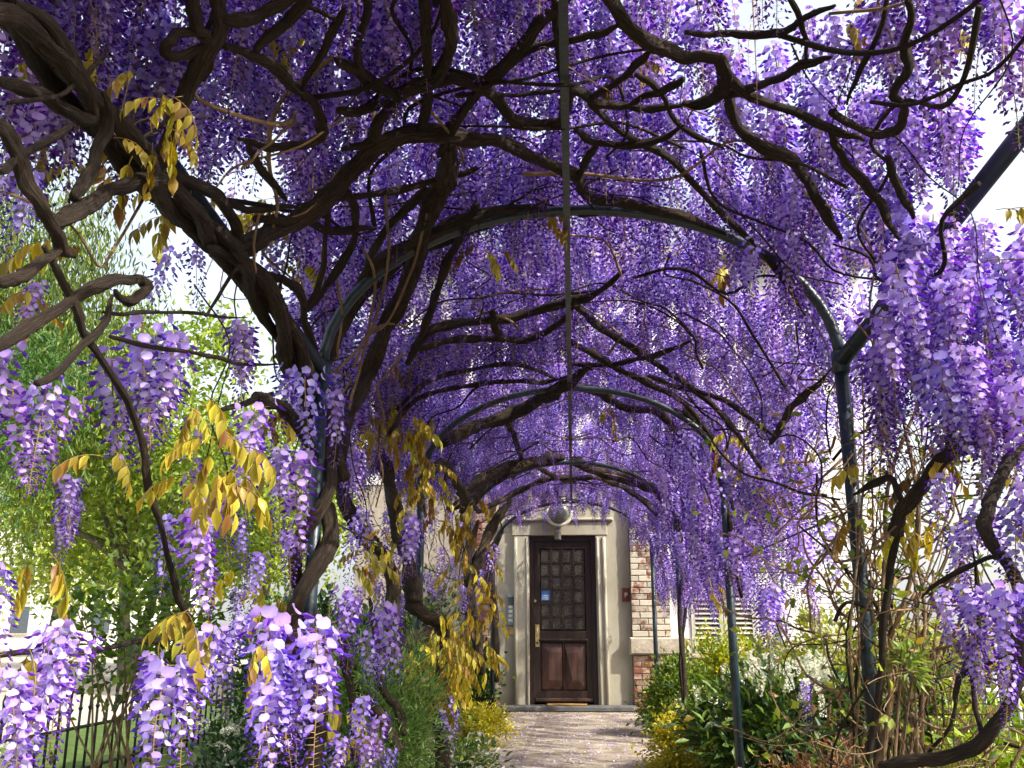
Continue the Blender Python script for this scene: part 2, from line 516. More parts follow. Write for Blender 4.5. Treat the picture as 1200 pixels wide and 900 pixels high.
yp = MB().box(ix0 + .03, ix0 + .11, HY - .02, HY - .001, iz0 - .12, iz0 - .025, .004).build('bell_plate', noisy('bell_yellow', [(0.3, (.42, .27, .08)), (.7, (.6, .42, .16))], scale=12, rough=.5))
tag(yp, 'small ochre plate below the grey intercom panel', 'plate')
p0, p1 = atY(730, 690, HY - .01), atY(737, 704, HY - .01)
sgn = thing('house_number_sign', 'little dark red number plate on render beside the brick pier', 'sign')
MB().box(p0[0] - .01, p0[0] + .085, HY - .025, HY - .001, p1[2] - .01, p0[2] + .01, .004).build('plate', flat('sign_red', (.13, .035, .02), .5), sgn)
zc_ = (p0[2] + p1[2]) / 2
n7 = MB()
bx_ = p0[0] + .008
for q in ((.012, .016, .05, .115), (.016, .044, .105, .115), (.040, .044, .08, .115), (.016, .044, .08, .089)):   # a pale P-like mark
    n7.box(bx_ + q[0], bx_ + q[1] + .004, HY - .0285, HY - .0255, p1[2] + q[2] - .01, p1[2] + q[3] - .01)
n7.build('numeral', flat('sign_white', (.75, .72, .66)), sgn)
lamp = thing('wall_lamp', 'round cream ringed globe lamp hanging above the door lintel', 'lamp')
lp = atY(655, 601, HY - .18)
rg = []
for k in range(33):
    a = 2 * math.pi * k / 32
    rg.append((lp[0] + .165 * math.cos(a), HY - .16, lp[2] + .165 * math.sin(a)))
MB().tube(rg, .026, 10, False).build('ring', flat('lamp_cream', (.62, .58, .48), .5), lamp, True)
gv, gf = [], []
for i in range(7):
    for k in range(20):
        a, b = 2 * math.pi * k / 20, math.pi / 2 * i / 6
        gv.append((lp[0] + .15 * math.cos(b) * math.cos(a), HY - .16 - .09 * math.sin(b), lp[2] + .15 * math.cos(b) * math.sin(a)))
for i in range(6):
    for k in range(20):
        gf.append((i * 20 + k, i * 20 + (k + 1) % 20, (i + 1) * 20 + (k + 1) % 20, (i + 1) * 20 + k))
mesh_obj('globe', gv, gf, flat('lamp_glass', (.13, .14, .11), .2, .5), lamp, True)
MB().tube([(lp[0], HY - .16, lp[2]), (lp[0], HY + .0, lp[2])], .05, 12).build('bracket', M_IRON, lamp)
MB().tube([(lp[0] - .02, HY - .17, lp[2] - .19), (lp[0] - .02, HY - .17, lp[2] - .23)], .012, 8).build('stem', M_IRON, lamp)
MB().tube([(lp[0] - .02, HY - .17, lp[2] - .23), (lp[0] - .02, HY - .17, lp[2] - .26), (lp[0] - .02, HY - .17, lp[2] - .36)], np.array([.02, .045, .045]), 12).build('lower_lantern', flat('lamp_grey', (.12, .11, .09)), lamp)

# bricks: each one a piece
def brick_mat(name, paint, worn):
    m, nt, N, L = new_mat(name)
    out = N('ShaderNodeOutputMaterial'); b = N('ShaderNodeBsdfPrincipled'); L(b.outputs[0], out.inputs[0])
    tc = N('ShaderNodeTexCoord'); oi = N('ShaderNodeObjectInfo')
    ad = N('ShaderNodeVectorMath'); ad.operation = 'ADD'
    L(tc.outputs['Object'], ad.inputs[0]); L(oi.outputs['Location'], ad.inputs[1])
    t1 = N('ShaderNodeTexNoise'); t1.inputs['Scale'].default_value = 7; t1.inputs['Detail'].default_value = 7; t1.inputs['Roughness'].default_value = .7
    L(ad.outputs[0], t1.inputs['Vector'])
    r = ramp(nt, [(worn - .05, (.16, .055, .035)), (worn + .02, (.30, .20, .14)), (worn + .08, paint)])
    mr = N('ShaderNodeMath'); mr.operation = 'MULTIPLY_ADD'; mr.inputs[1].default_value = .14; mr.inputs[2].default_value = -.07
    L(oi.outputs['Random'], mr.inputs[0])
    sm = N('ShaderNodeMath'); L(t1.outputs['Fac'], sm.inputs[0]); L(mr.outputs[0], sm.inputs[1])
    L(sm.outputs[0], r.inputs[0])
    hs = N('ShaderNodeHueSaturation'); mv = N('ShaderNodeMapRange'); mv.inputs['To Min'].default_value = .72; mv.inputs['To Max'].default_value = 1.12
    wn_ = N('ShaderNodeTexWhiteNoise'); wn_.noise_dimensions = '1D'; L(oi.outputs['Random'], wn_.inputs['W'])
    L(wn_.outputs['Value'], mv.inputs['Value']); L(mv.outputs[0], hs.inputs['Value']); L(r.outputs[0], hs.inputs['Color'])
    L(hs.outputs[0], b.inputs['Base Color']); b.inputs['Roughness'].default_value = .92
    bp = N('ShaderNodeBump'); bp.inputs['Strength'].default_value = .5; bp.inputs['Distance'].default_value = .008
    L(t1.outputs['Fac'], bp.inputs['Height']); L(bp.outputs[0], b.inputs['Normal'])
    return m
M_BRICK = brick_mat('worn_brick', (.50, .45, .36), .43)
M_BRICKD = brick_mat('bare_brick', (.34, .25, .19), .52)
M_BRICKW = brick_mat('white_brick', (.74, .73, .70), .24)
def brick_panel(x0, x1, z0, z1, y, mat, parent, course=.078, bl=.215):
    protos = {}
    nz_ = int(round((z1 - z0) / course)); h = (z1 - z0) / nz_
    for i in range(nz_):
        x = x0 - (bl / 2 if i % 2 else 0)
        while x < x1 - .02:
            a, b = max(x + .005, x0 + .003), min(x + bl - .005, x1 - .003)
            x += bl
            if b - a < .03:
                continue
            key = round(b - a, 3)
            if key not in protos:
                wd = b - a
                protos[key] = mesh_obj('brick', MB().box(-wd / 2, wd / 2, -.016, .03, -h / 2 + .005, h / 2 - .005, .005).v,
                                       MB().box(0, 1, 0, 1, 0, 1, .1).f, mat, parent)
                o = protos[key]
            else:
                o = dup(protos[key], parent)
            o.location = ((a + b) / 2 + random.uniform(-.002, .002), y + random.uniform(-.004, .004), z0 + h * (i + .5))
            o.rotation_euler = (random.uniform(-.015, .015), random.uniform(-.008, .008), random.uniform(-.015, .015))
PY = HY - .10
pier = MB().box(.775, 1.285, PY + .02, HY + .3, 0, 3.0).build('pier', M_MORTAR, house)
pier2 = MB().box(-1.345, -1.035, PY + .02, HY + .3, 0, 3.0).build('pier', M_MORTAR, house)
brick_panel(.775, 1.285, .93, 2.76, PY + .02, M_BRICK, pier)
brick_panel(.775, 1.285, .0, .70, PY + .02, M_BRICKD, pier)
brick_panel(-1.345, -1.035, .0, 2.76, PY + .02, M_BRICKD, pier2)
MB().box(.735, 1.50, PY - .045, HY + .1, .705, .925, .02).build('stone_band', M_STONE, pier)
# right part of the facade
w = MB()
w.box(1.29, 1.56, HY, HY + .3, 0, 3.0)
w.box(2.42, 2.72, HY, HY + .3, 0, 3.0)
w.box(1.56, 2.42, HY, HY + .3, 0, .72)
w.box(1.56, 2.42, HY, HY + .3, 2.3, 3.0)
w.build('side_wall', M_WHITE, house)
M_SHUT = noisy('shutter_paint', [(0.3, (.34, .31, .25)), (.6, (.48, .45, .38)), (.8, (.56, .53, .46))], scale=8, rough=.7, bump=.2)
for k in range(2):
    a, b = (1.565, 1.985) if k == 0 else (1.995, 2.415)
    s_ = MB()
    s_.box(a, a + .05, HY - .02, HY + .03, .725, 2.295); s_.box(b - .05, b, HY - .02, HY + .03, .725, 2.295)
    for z in (.725, 1.47, 2.235):
        s_.box(a + .05, b - .05, HY - .018, HY + .028, z, z + .06)
    s_ = s_.build('shutter', M_SHUT, house)
    pr = None
    for z in np.arange(.80, 2.22, .062):
        if 1.45 < z < 1.55:
            continue
        if pr is None:
            pr = MB().box(-(b - a) / 2 + .052, (b - a) / 2 - .052, -.03, .03, -.006, .006).build('slat', M_SHUT, s_)
            q = pr
        else:
            q = dup(pr, s_)
        q.location = ((a + b) / 2, HY + .004, z); q.rotation_euler = (math.radians(38 + random.uniform(-3, 3)), 0, 0)
MB().box(1.55, 2.43, HY + .1, HY + .12, .73, 2.29).build('window_pane', M_PANE, house)
MB().box(1.50, 2.48, HY - .07, HY - .001, .66, .718, .01).build('window_sill', M_STONE, house)
MB().box(2.722, 2.95, HY - .06, HY + .3, 0, 3.0, .01).build('pilaster', M_WHITE, house)
rb = MB().box(2.955, 4.2, HY + .02, HY + .3, 0, 3.0).build('brick_wall', M_WHITE, house)
brick_panel(2.955, 4.2, .5, 2.9, HY + .02, M_BRICKW, rb)
MB().box(-3.0, -1.35, HY + .02, HY + .3, 0, 3.0).build('side_wall', M_MORTAR, house)
# upper storeys
up_ = MB()
xs = [-3.0, -2.5, -1.6, -.6, .4, 2.4, 3.3, 4.2]
for i in range(7):
    if i in (1, 3, 5):
        up_.box(xs[i], xs[i + 1], HY + .005, HY + .3, 3.002, 3.9)
        up_.box(xs[i], xs[i + 1], HY + .005, HY + .3, 5.2, 6.2)
    else:
        up_.box(xs[i], xs[i + 1], HY + .005, HY + .3, 3.002, 6.2)
up_.build('upper_wall', M_WHITE, house)
for i in (1, 3, 5):
    f_ = MB(); a, b = xs[i], xs[i + 1]
    f_.box(a, a + .06, HY + .06, HY + .14, 3.9, 5.2); f_.box(b - .06, b, HY + .06, HY + .14, 3.9, 5.2)
    f_.box(a + .06, b - .06, HY + .06, HY + .14, 3.9, 3.97); f_.box(a + .06, b - .06, HY + .06, HY + .14, 5.13, 5.2)
    f_.box((a + b) / 2 - .03, (a + b) / 2 + .03, HY + .062, HY + .138, 3.97, 5.13)
    wdw = f_.build('window', M_SHUT, house)
    MB().box(a + .06, b - .06, HY + .09, HY + .11, 3.97, 5.13).build('pane', M_PANE, wdw)
MB().box(-3.3, 4.5, HY - .35, HY + .35, 6.21, 6.36).build('eaves', M_STONE, house)
sv = [(-3.3, HY - .35, 6.37), (4.5, HY - .35, 6.37), (3.2, HY + 2.6, 8.6), (-2.0, HY + 2.6, 8.6), (-3.3, HY + 6, 6.37), (4.5, HY + 6, 6.37)]
mesh_obj('roof', sv, [(0, 1, 2, 3), (1, 5, 2), (4, 0, 3), (5, 4, 3, 2)], M_SLATE, house)
bk = MB(); bk.box(-3.0, -2.7, HY + .31, HY + 6, 0, 6.2); bk.box(3.9, 4.2, HY + .31, HY + 6, 0, 6.2); bk.box(-2.7, 3.9, HY + 5.7, HY + 6, 0, 6.2)
bk.build('rear_wall', M_WHITE, house)

# ------------------------------------------------------------------ the pipe tunnel
perg = thing('garden_tunnel', 'dark blue steel pipe garden tunnel carrying the wisteria over the path', 'pergola')
def left_x(y): return -.94 if y < 4 else -TA
def hoop_pts(y, n=28):
    c_, a_ = (TA + left_x(y)) / 2, (TA - left_x(y)) / 2
    return [(c_ + a_ * math.cos(a), y, TZ + TB * math.sin(a)) for a in np.linspace(0, math.pi, n)]
for i, y in enumerate(HOOP_Y):
    MB().tube(hoop_pts(y), .021, 10).build('hoop', M_PIPE, perg, True)
    for sx in (-1, 1):
        hx = TA if sx > 0 else left_x(y)
        MB().tube([(hx, y, -.05), (hx, y, TZ)], .0255 if i == 0 else .027, 12).build('post', M_PIPE, perg, True)
        MB().tube([(hx, y, TZ - .06), (hx, y, TZ + .02)], .032, 12).build('clamp', M_PIPE, perg, True)
MB().box(-.013, .013, .9, 12.6, TZ + TB - .036, TZ + TB - .024).build('ridge_bar', M_PIPE, perg)
for sx in (-1, 1):                                              # splayed bars reaching to the mouth of the tunnel
    P = np.array([TA if sx > 0 else left_x(3), HOOP_Y[0], TZ - .02])
    Q = P + np.array([sx * .34, -1.2, .48]) if sx > 0 else P + np.array([sx * .30, -1.35, .50])
    MB().tube([P, P + (Q - P) * .5, Q + (Q - P) * .25], .029, 12).build('splay_bar', M_PIPE, perg, True)
for sx in (-1, 1):
    for zz in (1.42,):
        MB().tube([(TA if sx > 0 else left_x(3), 3.4, zz), (sx * TA, 6.2, zz), (sx * TA, 12.0, zz)], .004, 6).build('side_wire', M_IRON, perg)

# ------------------------------------------------------------------ leaves, petals
def unit(v):
    return v / np.maximum(np.linalg.norm(v, axis=-1, keepdims=True), 1e-9)
def leaf_cloud(pos, dirs, nrm, ln, wd, cols, fold=0.25):
    """one folded leaf (two triangles pairs) per position; vectorised"""
    n = len(pos)
    d = unit(dirs)
    s = unit(np.cross(d, nrm))
    u = np.cross(s, d)
    ln = np.broadcast_to(ln, (n,))[:, None]
    wd = np.broadcast_to(wd, (n,))[:, None]
    mid = pos + d * ln * .45
    v = np.stack([pos, mid - s * wd * .5 + u * wd * fold, pos + d * ln - u * ln * .12, mid + s * wd * .5 + u * wd * fold], 1).reshape(-1, 3)
    b = np.arange(n)[:, None] * 4
    f = np.concatenate([b + np.array([[0, 2, 1]]), b + np.array([[0, 3, 2]])], 0)
    c = np.repeat(cols, 4, 0)
    return v, f, c
def fast_mesh(name, v, f, c, mat, parent=None):
    me = bpy.data.meshes.new(name)
    me.vertices.add(len(v))
    me.vertices.foreach_set('co', np.asarray(v, np.float32).ravel())
    k = f.shape[1]
    me.loops.add(f.size)
    me.loops.foreach_set('vertex_index', f.astype(np.int32).ravel())
    me.polygons.add(len(f))
    me.polygons.foreach_set('loop_start', np.arange(0, f.size, k, dtype=np.int32))
    a = me.color_attributes.new('Col', 'FLOAT_COLOR', 'POINT')
    cc = np.ones((len(v), 4), np.float32)
    cc[:, :3] = c
    a.data.foreach_set('color', cc.ravel())
    me.materials.append(mat)
    me.update(calc_edges=True)
    me.validate()
    o = bpy.data.objects.new(name, me)
    COL.objects.link(o)
    if parent is not None:
        o.parent = parent
    return o
def pick_cols(n, palette, jit=.18):
    p = np.array(palette)[RNG.integers(0, len(palette), n)]
    return np.clip(p * (1 + RNG.uniform(-jit, jit, (n, 1))), 0, 1)
def clumpy(n, c, r, k, spread, shell=.45):
    """n points gathered in k clumps through an ellipsoid"""
    q = unit(RNG.normal(size=(k, 3))) * (RNG.uniform(shell, 1.0, (k, 1)))
    q = q * np.array(r) + np.array(c)
    i = RNG.integers(0, k, n)
    return q[i] + RNG.normal(size=(n, 3)) * spread * RNG.uniform(.5, 1.3, (k, 1))[i], q

# ------- wisteria flower cluster (raceme)
C_BAN = np.array([(.47, .36, .76), (.40, .28, .70), (.33, .22, .64), (.47, .37, .74)])
C_WING = np.array([(.15, .06, .43), (.105, .036, .35), (.20, .09, .50)])
C_BUD = np.array([(.14, .05, .35), (.09, .033, .27), (.19, .085, .40)])
C_STALK = np.array((.34, .26, .12))
C_SPENT = np.array((.46, .32, .26))
def floret(V, F, C, p, o, up, s, rng, ring=9):
    """an open flower: round cupped banner, two wings and a keel"""
    side = unit(np.cross(o, up))
    base = len(V)
    nb = unit(o * .95 + up * rng.uniform(.0, .45))
    bu = unit(up - nb * (up @ nb))
    r = .0122 * s
    cb = C_BAN[rng.integers(len(C_BAN))] * rng.uniform(.85, 1.12)
    c0 = p + bu * r * .7
    V.append(c0 - nb * r * .45 - bu * r * .3); C.append(cb * np.array((1.12, 1.2, .98)))
    for k in range(ring):
        a = 2 * math.pi * k / ring + .2
        rr = r * (1.0 + .12 * math.cos(2 * a) - (.2 if k == 2 else 0)) * rng.uniform(.92, 1.08)
        V.append(c0 + side * rr * math.cos(a) + bu * rr * math.sin(a) + nb * r * (.10 * math.sin(a * 2) - .30 * abs(math.cos(a)) - .12 * math.sin(a)))
        C.append(cb)
    for k in range(ring):
        F.append((base, base + 1 + k, base + 1 + (k + 1) % ring))
    cw = C_WING[rng.integers(len(C_WING))] * rng.uniform(.85, 1.15)
    dn = unit(o * 1.0 - up * .45)
    for sg in (-1, 1):
        b = len(V)
        a0 = p - up * r * .1
        V += [a0, a0 + dn * r * .9 + side * sg * r * .6 + up * r * .25, a0 + dn * r * 1.9 + side * sg * r * .12, a0 + dn * r * .8 - up * r * .45]
        C += [cw * 1.2, cw, cw * .9, cw * .8]
        F += [(b, b + 1, b + 2), (b, b + 2, b + 3)]
def bud(V, F, C, p, d, s, rng):
    d = unit(d)
    a = unit(np.cross(d, np.array((.31, .77, .55))))
    b_ = np.cross(d, a)
    b = len(V)
    ln, r = .019 * s, .0048 * s
    cb = C_BUD[rng.integers(len(C_BUD))] * rng.uniform(.8, 1.2)
    V.append(p); C.append(cb * .7)
    for k in range(3):
        t = 2.094 * k
        V.append(p + d * ln * .55 + (a * math.cos(t) + b_ * math.sin(t)) * r); C.append(cb)
    V.append(p + d * ln); C.append(cb * 1.1)
    for k in range(3):
        j = (k + 1) % 3
        F += [(b, b + 1 + k, b + 1 + j), (b + 4, b + 1 + j, b + 1 + k)]
def raceme_geo(seed, L, n, openf=.6, width=1.0, spent=0.0, pieces=None, lo=False):
    rng = np.random.default_rng(seed)
    V, F, C = [], [], []
    ax = lambda t: np.array((.02 * math.sin(2.3 * t + seed), .02 * math.cos(1.9 * t + seed * 2) - .02, -L * t))
    st = [ax(t) for t in np.linspace(0, 1, 7)]
    tv, tf, _ = tube_data(st, np.linspace(.0022, .0008, 7), 3, cap=False)
    b = len(V)
    V += list(tv); C += [C_STALK if spent < .5 else C_SPENT] * len(tv); F += [tuple(i + b for i in q) for q in tf]
    up = np.array((0, 0, 1.0))
    for i in range(n):
        t = ((i + .5) / n) ** .92
        a = i * 2.39996 + rng.uniform(-.4, .4)
        o = np.array((math.cos(a), math.sin(a), 0))
        p0 = ax(t)
        rad = width * .040 * (1 - t) ** .6 * rng.uniform(.55, 1.2) + .004
        p = p0 + o * rad + up * rad * .15
        # pedicel
        if not lo or spent > .5:
            b = len(V)
            V += [p0, p0 + np.array((0, 0, .0016)), p]; C += [C_STALK if spent < .5 else C_SPENT] * 3
            F.append((b, b + 1, b + 2))
        if rng.random() < spent * (1.25 - t * .7):
            continue
        sz = (1.12 - .62 * t) * rng.uniform(.88, 1.12)
        if pieces is not None:
            pv, pf, pc = [], [], []
            if t < openf * rng.uniform(.85, 1.15):
                floret(pv, pf, pc, p, unit(o + up * rng.uniform(-.35, .25)), up, sz, rng, 14)
                pieces.append(('floret', pv, pf, pc))
            else:
                bud(pv, pf, pc, p, o * .7 - up * rng.uniform(.2, 1.0), sz * 1.35, rng)
                pieces.append(('bud', pv, pf, pc))
        elif t < openf * rng.uniform(.85, 1.15):
            floret(V, F, C, p, unit(o + up * rng.uniform(-.35, .25)), up, sz, rng, 5 if lo else 9)
        else:
            bud(V, F, C, p, o * .7 - up * rng.uniform(.2, 1.0), sz * 1.35, rng)
    return V, F, C
def raceme_mesh(*a, **k):
    V, F, C = raceme_geo(*a, **k)
    o = mesh_obj('flower_cluster', V, F, M_PETAL, None, True, np.array(C))
    COL.objects.unlink(o)
    return o
R_ARGS = [(1, .27, 66, .72), (2, .33, 78, .62), (3, .24, 60, .80, 1.15), (4, .30, 72, .5), (5, .22, 54, .9, 1.1), (6, .36, 84, .55), (7, .28, 68, .35, .85), (8, .26, 62, .68, 1.2),
          (9, .30, 64, .6, .9, .55), (10, .26, 46, .2, .55, 1.0), (11, .32, 52, .2, .55, 1.05)]
RACEMES = [raceme_mesh(*a) for a in R_ARGS]
RACEMES_LO = [raceme_mesh(*a, lo=True) for a in R_ARGS]
R_LEN = np.array([.27, .33, .24, .30, .22, .36, .28, .26, .30, .26, .32])
N_FULL = 9

# ------- compound wisteria leaf: hanging leaflets on a rachis
def leaflet_geo(ln, wd, c, droop=.2):
    V, C = [], []
    F = []
    prof = [0, .62, 1.0, .82, .38, 0]
    for i in range(6):
        t = i / 5
        w = prof[i] * wd / 2
        z = -droop * ln * t * t
        for s in (-1, 0, 1):
            V.append((s * w, ln * t, z + abs(s) * w * .35)); C.append(np.array(c) * (1.12 if s else .8))
    for i in range(5):
        for s in range(2):
            a = i * 3 + s
            F.append((a, a + 1, a + 4, a + 3))
    return V, F, C
C_LEAF = [(.39, .30, .03), (.52, .42, .04), (.32, .22, .03), (.23, .13, .03), (.41, .37, .05)]
LEAFLETS = []
for k, c in enumerate(C_LEAF):
    V, F, C = leaflet_geo(.062, .026, c, .12 + .05 * k)
    o = mesh_obj('leaflet', V, F, M_LEAF, None, True, np.array(C))
    COL.objects.unlink(o)
    LEAFLETS.append(o)
def leaf_layout(seed, n=9, ln=.17):
    """transforms of the leaflets along a drooping rachis that leaves the origin along +Y"""
    rng = np.random.default_rng(seed)
    pts = np.array([(0, ln * t * (1 - .25 * t), -.085 * t * t) for t in np.linspace(0, 1, 7)])
    T = []
    for i in range(n):
        t = .28 + .72 * (i // 2) / ((n - 1) / 2)
        t = min(t, 1)
        p = np.array((0, ln * t * (1 - .25 * t), -.085 * t * t))
        s = (-1 if i % 2 else 1) if i < n - 1 else 0
        yaw = -s * rng.uniform(.8, 1.2)
        pit = -rng.uniform(1.0, 1.5)
        T.append((p, (pit, rng.uniform(-.25, .25), yaw), rng.uniform(.85, 1.2) * (.75 + .35 * t)))
    return pts, T
from mathutils import Euler
def leaf_mesh(seed):
    pts, T = leaf_layout(seed)
    V, F, C = [], [], []
    tv, tf, _ = tube_data(pts, .0014, 3, cap=False)
    V += list(tv); F += tf; C += [np.array((.30, .22, .05))] * len(tv)
    rng = np.random.default_rng(seed)
    c = np.array(C_LEAF[seed % 5])
    for p, e, s in T:
        lv, lf, lc = leaflet_geo(.062, .026, c * rng.uniform(.8, 1.25), .2)
        R = np.array(Euler(e).to_matrix())
        b = len(V)
        V += [R @ (np.array(q) * s) + p for q in lv]
        F += [tuple(i + b for i in q) for q in lf]; C += lc
    o = mesh_obj('leaf', V, F, M_LEAF, None, True, np.array(C))
    COL.objects.unlink(o)
    return o
LEAVES = [leaf_mesh(k) for k in range(8)]
def put_leaf(vine, p, yaw, s=1.0, detailed=False, tilt=0.0, seed=0):
    if not detailed:
        o = dup(LEAVES[seed % 8], vine, 'leaf')
    else:
        pts, T = leaf_layout(seed)
        tv, tf, tu = tube_data(pts, .0016, 4)
        o = mesh_obj('leaf', tv, tf, M_LEAF, vine, True, np.array([(.3, .22, .05)] * len(tv)))
        base = seed % 5
        for (q, e, sc_) in T:
            c = dup(LEAFLETS[base if random.random() < .65 else random.randrange(5)], o, 'leaflet')
            c.location = q; c.rotation_euler = e; c.scale = (sc_,) * 3
    o.location = p; o.rotation_euler = (tilt, 0, yaw); o.scale = (s,) * 3
    return o

# ------------------------------------------------------------------ wisteria vines
VA = thing('wisteria_vine', 'wisteria with thick twisted trunk wound round the post near the iron fence', 'wisteria')
VB = thing('wisteria_vine', 'wisteria with bare leaning trunks and golden leaves beside the feathery green shrub', 'wisteria')
VC = thing('wisteria_vine', 'wisteria with looping brown stem and pale lilac clusters over the tangled dry climber', 'wisteria')
VD = thing('wisteria_vine', 'wisteria draping a lilac curtain before the shuttered window', 'wisteria')
VINES = (VA, VB, VC, VD)
def owner(p):
    if p[1] < 4.9:
        return VA if p[0] < .15 else VC
    return VB if p[0] < .1 else VD
SEED = [0]
def limb(pts3, r_px, vine=None, name='branch', per=7, mat=None, n=None, taper=1.0, lump=.2, wob=.005):
    SEED[0] += 1
    if r_px > 4:
        per = 11
    rng = np.random.default_rng(1000 + SEED[0])
    P = np.asarray(pts3, float)
    C = catmull(P, per)
    m_ = len(C)
    ph = rng.uniform(0, 6.3, 6)
    s = np.linspace(0, 1, m_) * max(2, len(P)) * 1.3
    C = C + wob * np.stack([np.sin(s * 1.9 + ph[0]) + .5 * np.sin(s * 4.3 + ph[1]), np.sin(s * 1.7 + ph[2]) + .5 * np.sin(s * 3.9 + ph[3]), np.sin(s * 2.1 + ph[4]) + .5 * np.sin(s * 4.7 + ph[5])], 1) * .6
    dep = np.array([proj(c)[2] for c in C])
    u_ = np.linspace(0, 1, m_)
    r = r_px / FPX * np.median(dep) * np.linspace(1, taper, m_) * (np.minimum(1, .72 + u_ * 2.5) * np.minimum(1, .38 + (1 - u_) * 3.2) if name == 'branch' else 1)
    n = n or (16 if r_px > 6 else 8 if r_px > 3 else 6)
    tv, tf, tu = tube_data(C, r, n, lump=lump, twist=14, seed=SEED[0])
    return mesh_obj(name, tv, tf, mat or M_BARK, vine or owner(C[m_ // 2]), True, uvs=tu)
def L2(px, r, k=.97, vine=None, **kw):
    return limb([on_tunnel(x, y, k) for x, y in px], r, vine, **kw)

